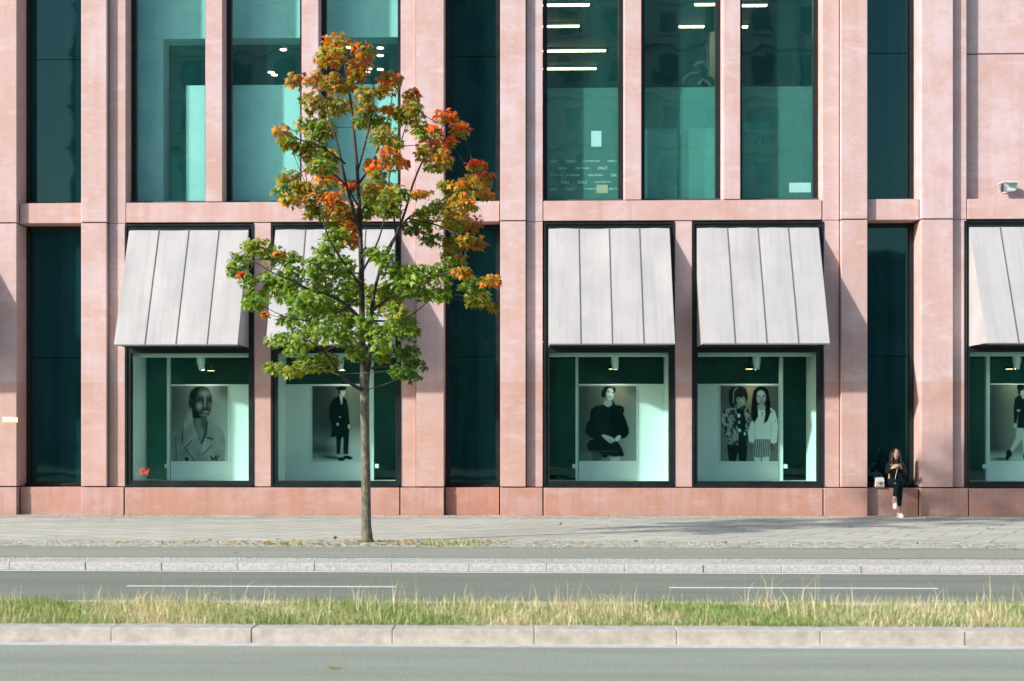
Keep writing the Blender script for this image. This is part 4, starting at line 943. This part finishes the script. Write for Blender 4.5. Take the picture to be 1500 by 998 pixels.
V, F, Cc = join([blades('a', 72000, gx, (-15.72, -14.1), -.02, .04, .095, .006, GR, .9, lambda x, y: .05 + .95 * patch(x, y), hm=lambda x, y: .40 + .70 * patch(x + .3, y)),
                 blades('b', 17000, gx, (-15.72, -14.1), -.02, .05, .12, .005, ST, 1.35, lambda x, y: 1.0 - patch(x, y)),
                 blades('c', 8000, gx, (-15.70, -14.1), -.02, .08, .15, .005, GR + ST, .6, lambda x, y: patch(x + 2, y) ** 2),
                 blades('d', 1500, gx, (-15.5, -14.1), -.02, .13, .24, .0045, ST, .5, lambda x, y: np.clip(patch(x * 1.7 + 1, y) - .25, 0, 1)),
                 blades('e', 330, gx, (-15.3, -14.05), -.02, .22, .38, .006, ST, .4, lambda x, y: np.clip(patch(x * 1.7 + 1, y) - .15, 0, 1))])
g = np_mesh('median_grass', V, F, Cc, BLADE); tag(g, 'sunlit grass with dry straw stems on the road median', 'grass', kind='stuff')
# weeds in the paving
xa, xb_ = X(625, -7.2), X(705, -7.2); xc, xd = X(385, -7.2), X(455, -7.2)
V, F, Cc = join([blades('a', 1300, (xa, xb_), (-7.65, -6.6), .003, .02, .075, .007, GR + ST, .9, lambda x, y: np.exp(-((x - xa - .35) / .30) ** 2 - ((y + 7.1) / .3) ** 2) + .3 * patch(3 * x, 4 * y) ** 2), blades('b', 420, (xc, xd), (-7.6, -6.9), .003, .015, .05, .007, GR + ST, .9, lambda x, y: np.exp(-((x - xc - .4) / .25) ** 2) + .25 * patch(3 * x, 4 * y) ** 2),
                 blades('c', 1400, (-12, 13), (-7.7, -6.6), .003, .012, .04, .007, GR + ST[:2], .8, lambda x, y: np.clip(patch(x * 2.3, y * 3) - .35, 0, 1)),
                 blades('d', 1800, (-12, 13), (-.5, .0), .003, .02, .05, .006, [(.10, .13, .05), (.13, .16, .07)], .6, lambda x, y: np.clip(patch(x * 1.1, y) - .2, 0, 1) * (.3 + .7 * (y > -.12)))])
g = np_mesh('weeds', V, F, Cc, BLADE); tag(g, 'small weeds and grass tufts growing between the paving stones', 'weeds', kind='stuff')
DRY = [(.42, .27, .10), (.34, .19, .07), (.46, .36, .16), (.30, .24, .09), (.50, .32, .10)]
dl = []
for cc in DRY:
    Vd = LV.copy(); Vd[:, 2] = .35 * Vd[:, 0] ** 2 + .3 * (Vd[:, 1] - .3) ** 2; Vd[:, 2] -= Vd[:, 2].min()
    o = np_mesh('fallen_leaf', Vd, LF, np.repeat(np.array(cc)[None], nl, 0), LEAF); dl.append(o.data); bpy.data.objects.remove(o)
LL, LG, LC = [], [], []
for i in range(420):
    near = i < 260; y_ = random.uniform(-7.68, -6.55); x_ = (tree.location.x + random.gauss(0, 1.6)) if near else random.uniform(-12, 14)
    if i > 380: y_ = random.uniform(-9.6, -.4)
    Mx = Matrix.Rotation(random.uniform(0, 6.28), 3, 'Z') @ Matrix.Rotation(random.gauss(0, .4), 3, 'X') * random.uniform(.035, .075)
    V_ = LV @ np.array(Mx).T; V_[:, 2] -= V_[:, 2].min(); LL.append(V_ + np.array([x_, y_, .006])); LG.append(LF + nl * i); LC.append(np.repeat(np.array(random.choice(DRY + [(.2, .22, .06), (.55, .45, .3)]))[None], nl, 0))
tag(np_mesh('leaf_litter', np.concatenate(LL), np.concatenate(LG), np.concatenate(LC), LEAF), 'crumbs of dry leaves scattered on the gravelly strip round the maple', 'leaf litter', kind='stuff')
def fallen(px, py, z, size, label, group=None, j=None, tilt=.3):
    d = (CAMZ - z) * FPX / (py - 635); Y = CAMY + d; o = bpy.data.objects.new('fallen_leaf', dl[random.randrange(5) if j is None else j]); link(o)
    o.location = (X(px, Y), Y, z); o.scale = (size,) * 3; o.rotation_euler = (random.uniform(-.1, .1), random.uniform(-.1, .1), random.uniform(0, 6.28))
    tag(o, label, 'leaf', group)
fallen(485, 981, -.119, .10, 'single curled brown leaf lying on the near road', None, 2)
for px, py, l in ((346, 811, 'dry leaf on the cycle path below the awning left of the maple'), (83, 787, 'dry leaf on the pavement before the leftmost narrow window'), (165, 763, 'small dry leaf near the wall left of the first shop window'), (560, 799, 'dry leaf at the foot of the maple trunk'),
        (835, 801, 'dry leaf lying where cycle path meets paving below the black dress poster'), (900, 776, 'dry leaf on the pavement below the poster of the black dress'), (1075, 773, 'dry leaf on the pavement below the poster of two children'),
        (1247, 771, 'dry leaf on the pavement left of the seated person'), (1300, 793, 'dry leaf on the strip before the seated person'), (1445, 773, 'dry leaf on the pavement at the right edge of the picture'), (662, 797, 'pale dry leaf in the grass tuft right of the trunk')):
    fallen(px, py, .005, .085, l, 'dry leaves on the pavement')
for px, py, l in ((510, 903, 'dry leaf in the median grass below the maple trunk'), (915, 904, 'dry leaf in the median grass below the black dress poster'), (1085, 906, 'pale dry leaf in the median grass below the poster of two children'), (1430, 903, 'dry leaf in the median grass at the right edge'), (240, 905, 'dry leaf in the median grass below the checked coat poster')):
    fallen(px, py, .05, .09, l, 'dry leaves in the grass')

# ------------------------------------------------------------------ the seated person
def skin_mesh(name, verts, edges, radii, mat, parent, sub=2, root=0):
    me = bpy.data.meshes.new(name); me.from_pydata([tuple(v) for v in verts], edges, [])
    o = bpy.data.objects.new(name, me); C.objects.link(o)
    md = o.modifiers.new('skin', 'SKIN'); md.use_smooth_shade = True
    for i, r in enumerate(radii):
        sv = me.skin_vertices[0].data[i]; sv.radius = r if hasattr(r, '__len__') else (r, r); sv.use_root = (i == root)
    s = o.modifiers.new('sub', 'SUBSURF'); s.levels = sub; s.render_levels = sub
    bpy.context.view_layer.update()
    m2 = bpy.data.meshes.new_from_object(o.evaluated_get(bpy.context.evaluated_depsgraph_get())); bpy.data.objects.remove(o)
    m2.name = name; m2.materials.clear(); m2.materials.append(mat)
    for p in m2.polygons: p.use_smooth = True
    o = bpy.data.objects.new(name, m2); link(o, parent); return o
SKINM = plain('skin', (.50, .31, .22), .55, .06, 20); LEATHER = plain('black_leather', (.007, .008, .009), .38, .4, 14, .35, .5); JEANS = plain('black_trousers', (.006, .013, .016), .8, .2, 20, .15)
HAIR = plain('dark_brown_hair', (.020, .011, .008), .45, .4, 40, .5); HAIR_L = plain('bronze_hair_ends', (.075, .042, .022), .5, .3, 30); SHOE = plain('white_trainer', (.82, .81, .82), .55, .05, 20); SOLE = plain('pale_sole', (.68, .67, .66), .7, .05)
per = empty('person', P(1312, 714, .1)); per.location.z = ZB; O = per.location
def G(px, py, Y): return P(px, py, Y) - O
pel, spn, chs, nkb, nkt = G(1311, 706, .22), G(1311, 697, .19), G(1311, 685.5, .14), G(1311.5, 678, .11), G(1312, 673.5, .09)
sL, sR = G(1302, 681, .13), G(1321.5, 681, .13); eL, eR = G(1299.5, 692.5, .0), G(1324, 693, .0); wL, wR = G(1307.5, 685.5, -.17), G(1319.5, 685.5, -.17)
hL, hR = G(1305.5, 707.5, .16), G(1317, 707.5, .16); kL, kR = G(1314.5, 706.5, -.34), G(1318.5, 708, -.26); aL, aR = G(1310.3, 731, -.42), G(1317.0, 746, -.30)
fL, fR = G(1308.5, 737.0, -.54), G(1317.5, 753, -.42)
body = [pel, spn, chs, nkb, nkt, sL, eL, wL, sR, eR, wR, hL, kL, aL, hR, kR, aR, fL, fR]
E = [(0, 1), (1, 2), (2, 3), (3, 4), (2, 5), (5, 6), (6, 7), (2, 8), (8, 9), (9, 10), (0, 11), (11, 12), (12, 13), (0, 14), (14, 15), (15, 16), (13, 17), (16, 18)]
rad = [.11, .10, .105, .05, .045, .05, .036, .024, .05, .036, .024, .075, .052, .033, .075, .052, .033, .03, .03]
bd = skin_mesh('body', body, E, rad, SKINM, per)
# head with face, and hands, joined into the body's surface
hc = G(1312.3, 665.5, .055); rotH = Matrix.Rotation(R(-8), 3, 'X') @ Matrix.Rotation(R(-6), 3, 'Z')
hm = MB(); vs0 = len(hm.v)
hm.ell((0, 0, 0), (.073, .092, .112), 22, 16)
nv = []
for v in hm.v:
    x, y, z = v
    if z < 0: x *= 1 - .42 * (-z / .112) ** 1.6; y = y * (1 - .12 * (-z / .112)) - .012 * (-z / .112)
    if y < 0: y *= .96
    if y < -.05: # nose, brow, chin relief
        y -= .022 * math.exp(-(x / .012) ** 2) * math.exp(-((z + .018) / .022) ** 2); y += .008 * math.exp(-((abs(x) - .028) / .014) ** 2) * math.exp(-((z - .008) / .012) ** 2); y -= .006 * math.exp(-(x / .02) ** 2) * math.exp(-((z + .095) / .015) ** 2)
    nv.append(rotH @ Vector((x, y, z)) + hc)
hm.v = [tuple(v) for v in nv]
for s in (-1, 1): hm.ell(rotH @ Vector((s * .073, .01, -.005)) + hc, (.010, .018, .03), 8, 6)
hm.tube([nkb, nkt, hc + Vector((0, .02, -.06))], [.05, .046, .048], 12)
phone_c = G(1315.6, 682.5, -.27)
for s, w_ in ((-1, wL), (1, wR)):
    palm = w_ + (phone_c + Vector((s * .045, .03, -.01)) - w_) * .62; d = (palm - w_).normalized()
    hm.tube([w_, (w_ + palm) / 2, palm, palm + d * .028], [.022, .030, .034, .022], 10)
    for f_ in range(4):
        b0 = palm + d * .015 + Vector((0, -.012 + .0, .026 - .017 * f_)); ln = (.9, 1.0, .95, .75)[f_]
        hm.tube([b0, b0 + (d * .034 + Vector((-s * .006, -.016, 0))) * ln, b0 + (d * .045 + Vector((-s * .030, -.026, .002))) * ln, b0 + (d * .04 + Vector((-s * .05, -.022, .004))) * ln], [.0095, .009, .008, .006], 6)
    t0 = palm - d * .02 + Vector((0, -.01, .024)); hm.tube([t0, t0 + Vector((-s * .018, -.015, .026)), t0 + Vector((-s * .04, -.018, .036))], [.011, .010, .007], 6)
ho = hm.build('head_and_hands', SKINM, None, smooth=True)
bm = bmesh.new(); bm.from_mesh(bd.data); bm.from_mesh(ho.data); bm.to_mesh(bd.data); bm.free(); bpy.data.objects.remove(ho)
for p in bd.data.polygons: p.use_smooth = True
for s in (-1, 1):
    MB().ell(rotH @ Vector((s * .028, -.076, .008)) + hc, (.013, .006, .006), 8, 6).build('eye', BLK, per, smooth=True)
    MB().ell(rotH @ Vector((s * .029, -.083, .026)) + hc, (.018, .005, .004), 8, 6).build('eyebrow', HAIR, per, smooth=True)
MB().ell(rotH @ Vector((0, -.086, -.055)) + hc, (.020, .006, .008), 8, 6).build('lips', plain('lips', (.38, .12, .11), .5, .05), per, smooth=True)
skin_mesh('trousers', [pel, G(1311, 700, .2), hL, kL, aL + (kL - aL) * .07, hR, kR, aR + (kR - aR) * .07, (hL + kL) / 2, (kL + aL) / 2, (hR + kR) / 2, (kR + aR) / 2], [(0, 1), (0, 2), (2, 8), (8, 3), (3, 9), (9, 4), (0, 5), (5, 10), (10, 6), (6, 11), (11, 7)],
          [.125, .115, .092, .062, .042, .092, .062, .042, .082, .056, .082, .056], JEANS, per)
skin_mesh('jacket', [G(1311, 704, .19), spn, chs, G(1311.5, 679.5, .12), sL, (sL + eL) / 2, eL, (eL + wL) / 2, wL + (eL - wL) * .08, sR, (sR + eR) / 2, eR, (eR + wR) / 2, wR + (eR - wR) * .08], [(0, 1), (1, 2), (2, 3), (2, 4), (4, 5), (5, 6), (6, 7), (7, 8), (2, 9), (9, 10), (10, 11), (11, 12), (12, 13)],
          [.135, .125, .13, .065, .068, .058, .052, .043, .036, .068, .058, .052, .043, .036], LEATHER, per, root=1)
MB().box(-.055, .055, -.004, .004, -.09, .09).build('tmp', LEATHER, per); bpy.data.objects.remove(bpy.data.objects['tmp'])
# open jacket: dark shirt showing with a pale cord
MB().tube([G(1314.5, 686, -.27), G(1313.5, 692, -.2), G(1311.5, 699, -.16), G(1312, 704, -.25), G(1314, 707, -.36), G(1311.5, 709, -.41), G(1310, 707, -.40)], .0045, 6).build('earphone_cord', WHITE_PL, per, smooth=True)
# hair
hr = MB(); hr.ell(hc + Vector((0, .022, .022)), (.083, .088, .102), 18, 12)
for s in (-1, 1):
    for j in range(6):
        a = rotH @ Vector((s * (.030 + .010 * j), -.058 + .020 * j, .085 - .006 * j)) + hc; m1 = hc + Vector((s * (.074 + .002 * j), -.050 + .022 * j, -.01)); m2 = hc + Vector((s * (.080 + .003 * j), -.045 + .02 * j, -.11)); e = hc + Vector((s * (.076 + .007 * j), -.10 + .03 * j, -.235 - .012 * (j % 3)))
        hr.tube([a, m1, m2, m2 + (e - m2) * .55], [.016, .020, .021, .019], 7)
hr.build('hair', HAIR, per, smooth=True)
he = MB()
for s in (-1, 1):
    for j in range(5):
        m2 = hc + Vector((s * (.080 + .003 * j), -.045 + .02 * j, -.11)); e = hc + Vector((s * (.076 + .007 * j), -.10 + .03 * j, -.235 - .012 * (j % 3))); m3 = m2 + (e - m2) * .5
        he.tube([m3, (m3 + e) / 2 + Vector((0, -.01, 0)), e, e + Vector((s * -.008, -.01, -.04))], [.018, .018, .014, .004], 7)
he.build('hair_ends', HAIR_L, per, smooth=True)
def shoe(heel, toe, ank):
    up = (ank - (heel + toe) / 2).normalized(); d = (toe - heel).normalized(); up = (up - d * up.dot(d)).normalized(); sd = d.cross(up)
    def ring(c, w_, h_): return [c + sd * w_ + up * .0, c + sd * w_ * 1.0 + up * h_ * .55, c + sd * w_ * .5 + up * h_, c - sd * w_ * .5 + up * h_, c - sd * w_ + up * h_ * .55, c - sd * w_ + up * .0]
    L = (toe - heel).length; secs = [(0, .028, .07), (.12, .036, .095), (.35, .036, .10), (.55, .042, .072), (.8, .043, .055), (.95, .030, .042), (1.0, .016, .03)]
    m = MB(); rs = [ring(heel + d * L * t, w_, h_) for t, w_, h_ in secs]; n = 6
    m.add([v for r in rs for v in r], [(i * n + k, i * n + (k + 1) % n, (i + 1) * n + (k + 1) % n, (i + 1) * n + k) for i in range(len(rs) - 1) for k in range(n)] + [tuple(range(n)), tuple((len(rs) - 1) * n + k for k in range(n))[::-1]])
    so_ = m.build('shoe', SHOE, per, smooth=True); md = so_.modifiers.new('s', 'SUBSURF'); md.levels = md.render_levels = 1
    m = MB(); lo = [[c + sd * w_ * 1.08 - up * .018, c + sd * w_ * 1.08 + up * .008, c - sd * w_ * 1.08 + up * .008, c - sd * w_ * 1.08 - up * .018] for c, w_ in [(heel + d * (L * t * 1.02 - .004), w_) for t, w_, h_ in secs]]; n = 4
    m.add([v for r in lo for v in r], [(i * n + k, i * n + (k + 1) % n, (i + 1) * n + (k + 1) % n, (i + 1) * n + k) for i in range(len(lo) - 1) for k in range(n)] + [(0, 1, 2, 3), tuple((len(lo) - 1) * n + k for k in range(n))[::-1]])
    m.build('sole', SOLE, so_)
gz = -O.z + .020
hl = Vector((aR.x - .005, aR.y + .05, gz)); shoe(hl, hl + Vector((.02, -.25, 0)), Vector((aR.x, aR.y, gz + .2)))
hl = aL + Vector((.012, .045, -.075)); shoe(hl, hl + Vector((-.035, -.215, -.095)), aL + Vector((0, 0, .05)))
tag(per, 'dark-haired person in black leather jacket sitting cross-legged on the stone ledge', 'person')
ph = empty('phone', O + phone_c); b_ = box('case', BLK, ph, -.036, .036, -.005, .005, -.07, .07, .004); b_.rotation_euler = (R(-35), 0, R(8)); box('screen', plain('screen', (.02, .02, .025), .1), b_, -.032, .032, .0052, .006, -.064, .064)
tag(ph, 'black mobile phone held in both hands of the seated person', 'phone')
# handbag
HB = plain('silver_white_leather', (.58, .57, .53), .4, .15, 30, .5); GRN = plain('green_embroidery', (.06, .24, .09), .6, .1); REDP = plain('red_embroidery', (.5, .06, .04), .6, .1)
c = P(1290.3, 718, .02); t = empty('handbag', (c.x, .16, ZB + .001))
bw, bh = .098, .185
bd_ = MB().hexa([(-bw, -.085, 0), (bw, -.085, 0), (bw, .05, 0), (-bw, .05, 0), (-bw * .86, -.05, bh), (bw * .80, -.05, bh), (bw * .80, .03, bh), (-bw * .86, .03, bh)]).build('bag_body', HB, t, .018, seg=2)
MB().hexa([(-bw * .9, -.095, bh * .50), (bw * .86, -.095, bh * .50), (bw * .8, .035, bh + .004), (-bw * .85, .035, bh + .004), (-bw * .88, -.072, bh * .98), (bw * .82, -.072, bh * .98), (bw * .8, .03, bh + .014), (-bw * .84, .03, bh + .014)]).build('flap', HB, bd_, .004)
MB().tube([(-.06, 0, bh), (-.058, -.01, bh + .05), (-.02, -.015, bh + .085), (.02, -.015, bh + .085), (.05, -.01, bh + .05), (.052, 0, bh)], .007, 6).build('handle', BLK, t, smooth=True)
m = MB()
for dx, dz in ((-.01, .085), (.012, .10), (0, .065), (-.025, .075)): m.ell((dx, -.093, dz), (.014, .004, .016), 8, 5)
m.build('leaf_embroidery', GRN, bd_); m = MB()
for dx, dz in ((.03, .12), (-.03, .115), (.02, .05)): m.ell((dx, -.092, dz), (.008, .004, .008), 8, 5)
m.build('flower_embroidery', REDP, bd_); MB().box(-.085, .08, -.0875, -.084, .02, .034).build('stripe', plain('gold_stripe', (.4, .3, .1), .4), bd_)
tag(t, 'small pale handbag with green embroidery beside the seated person', 'handbag')

# ------------------------------------------------------------------ the other side of the street (seen mirrored in the glass)
OPP = plain('shaded_plaster', (.30, .31, .30), .85, .12, .4); OWIN, _, _ = newmat('opposite_pane', (.03, .05, .055), .1)
ob = empty('opposite_building', (-2, -64, 0)); x0, x1 = -27.8, 21
wl = MB().box(x0, x1, -12, 0, -.2, 34).build('wall', OPP, ob)
fm = MB().box(-.75, .75, 0, .08, 0, 2.0).box(-.85, .85, 0, .16, -.12, -.001); fo_ = fm.build('window', OPP, None); wm = fo_.data; bpy.data.objects.remove(fo_)
pm_ = MB().box(-.65, .65, .081, .09, .1, 1.9).build('pane', OWIN, None); pmm = pm_.data; bpy.data.objects.remove(pm_)
for iz in range(10):
    for ix in range(16):
        o = bpy.data.objects.new('window', wm); link(o, ob); o.location = (x0 + 1.8 + ix * 3.1, .001, 1.4 + iz * 3.25); p = bpy.data.objects.new('pane', pmm); link(p, o)
    MB().box(x0 - .2, x1 + .2, .002, .3, .55 + iz * 3.25, .75 + iz * 3.25).build('string_course', OPP, ob)
MB().box(x0 - .4, x1 + .4, -12.4, .6, 34.01, 34.6).build('roof', OPP, ob)
tag(ob, 'tall plain building across the street, seen only mirrored in the glass', 'building')
for bx0, bx1, bh_, lab in ((-80, -29.9, 15, 'lower plain building across the street, left of the tall one in the reflection'), (19.2, 75, 13, 'lower plain building across the street, right of the tall one in the reflection')):
    lb = empty('opposite_building', ((bx0 + bx1) / 2, -66, 0)); hw = (bx1 - bx0) / 2
    MB().box(-hw, hw, -10, 0, -.2, bh_).build('wall', OPP, lb); MB().box(-hw - .3, hw + .3, -10.3, .4, bh_ + .01, bh_ + .5).build('roof', OPP, lb)
    for iz in range(int(bh_ / 3.4)):
        for ix in range(int(2 * hw / 3.4)):
            o = bpy.data.objects.new('window', wm); link(o, lb); o.location = (-hw + 1.8 + ix * 3.4, .001, 1.4 + iz * 3.3); p = bpy.data.objects.new('pane', pmm); link(p, o)
    tag(lb, lab, 'building', 'buildings across the street')
def far_tree(x, y, h, r, label):
    t = empty('street_tree', (x, y, 0)); MB().tube([(0, 0, -.05), (.1, 0, h * .3), (0, .1, h * .6), (0, 0, h * .9)], [.28, .22, .14, .04], 10).build('trunk', BARK, t)
    for j in range(5):
        a = j * 1.256; MB().tube([(0, 0, h * (.3 + .06 * j)), (math.cos(a) * r * .4, math.sin(a) * r * .4, h * (.5 + .05 * j)), (math.cos(a) * r * .75, math.sin(a) * r * .75, h * (.6 + .06 * j))], [.10, .06, .02], 6).build('limb', BARK, t)
    n = 4200; Vs = []; d = rng.normal(size=(n, 3)); d /= np.linalg.norm(d, axis=1)[:, None]; rr = rng.random(n) ** .4
    lump = 1 + .28 * np.sin(5 * d[:, 0] + 2 * x) * np.sin(4 * d[:, 2] + x) + .15 * np.sin(9 * d[:, 1])
    c = d * (rr * lump)[:, None] * np.array([r, r, h * .36]) + np.array([0, 0, h * .64])
    Vl = []
    for i in range(n):
        Mx = leaf_xform(None, Vector(d[i]), .34); Vl.append(LV @ np.array(Mx).T + c[i])
    F = (LF[None] + (np.arange(n) * nl)[:, None, None]).reshape(-1, 3)
    cc = np.array(PAL['g'])[rng.integers(0, 4, n)]
    f = np_mesh('crown', np.concatenate(Vl), F, np.repeat(cc, nl, 0), LEAF, t); f['kind'] = 'stuff'
    tag(t, label, 'tree', 'trees across the street')
far_tree(26.0, -44, 15.5, 4.2, 'broad green tree across the street, mirrored in the right narrow window')
far_tree(-31.0, -44, 9.5, 3.6, 'low green tree across the street, mirrored in the left narrow window')
far_tree(2.0, -47, 11.0, 4.0, 'round green tree across the street, mirrored in the middle windows')
far_tree(14.0, -49, 12.0, 4.2, 'green tree across the street, mirrored in the window of two children')
far_tree(-14.0, -48, 12.0, 4.2, 'green tree across the street, mirrored in the checked coat window')
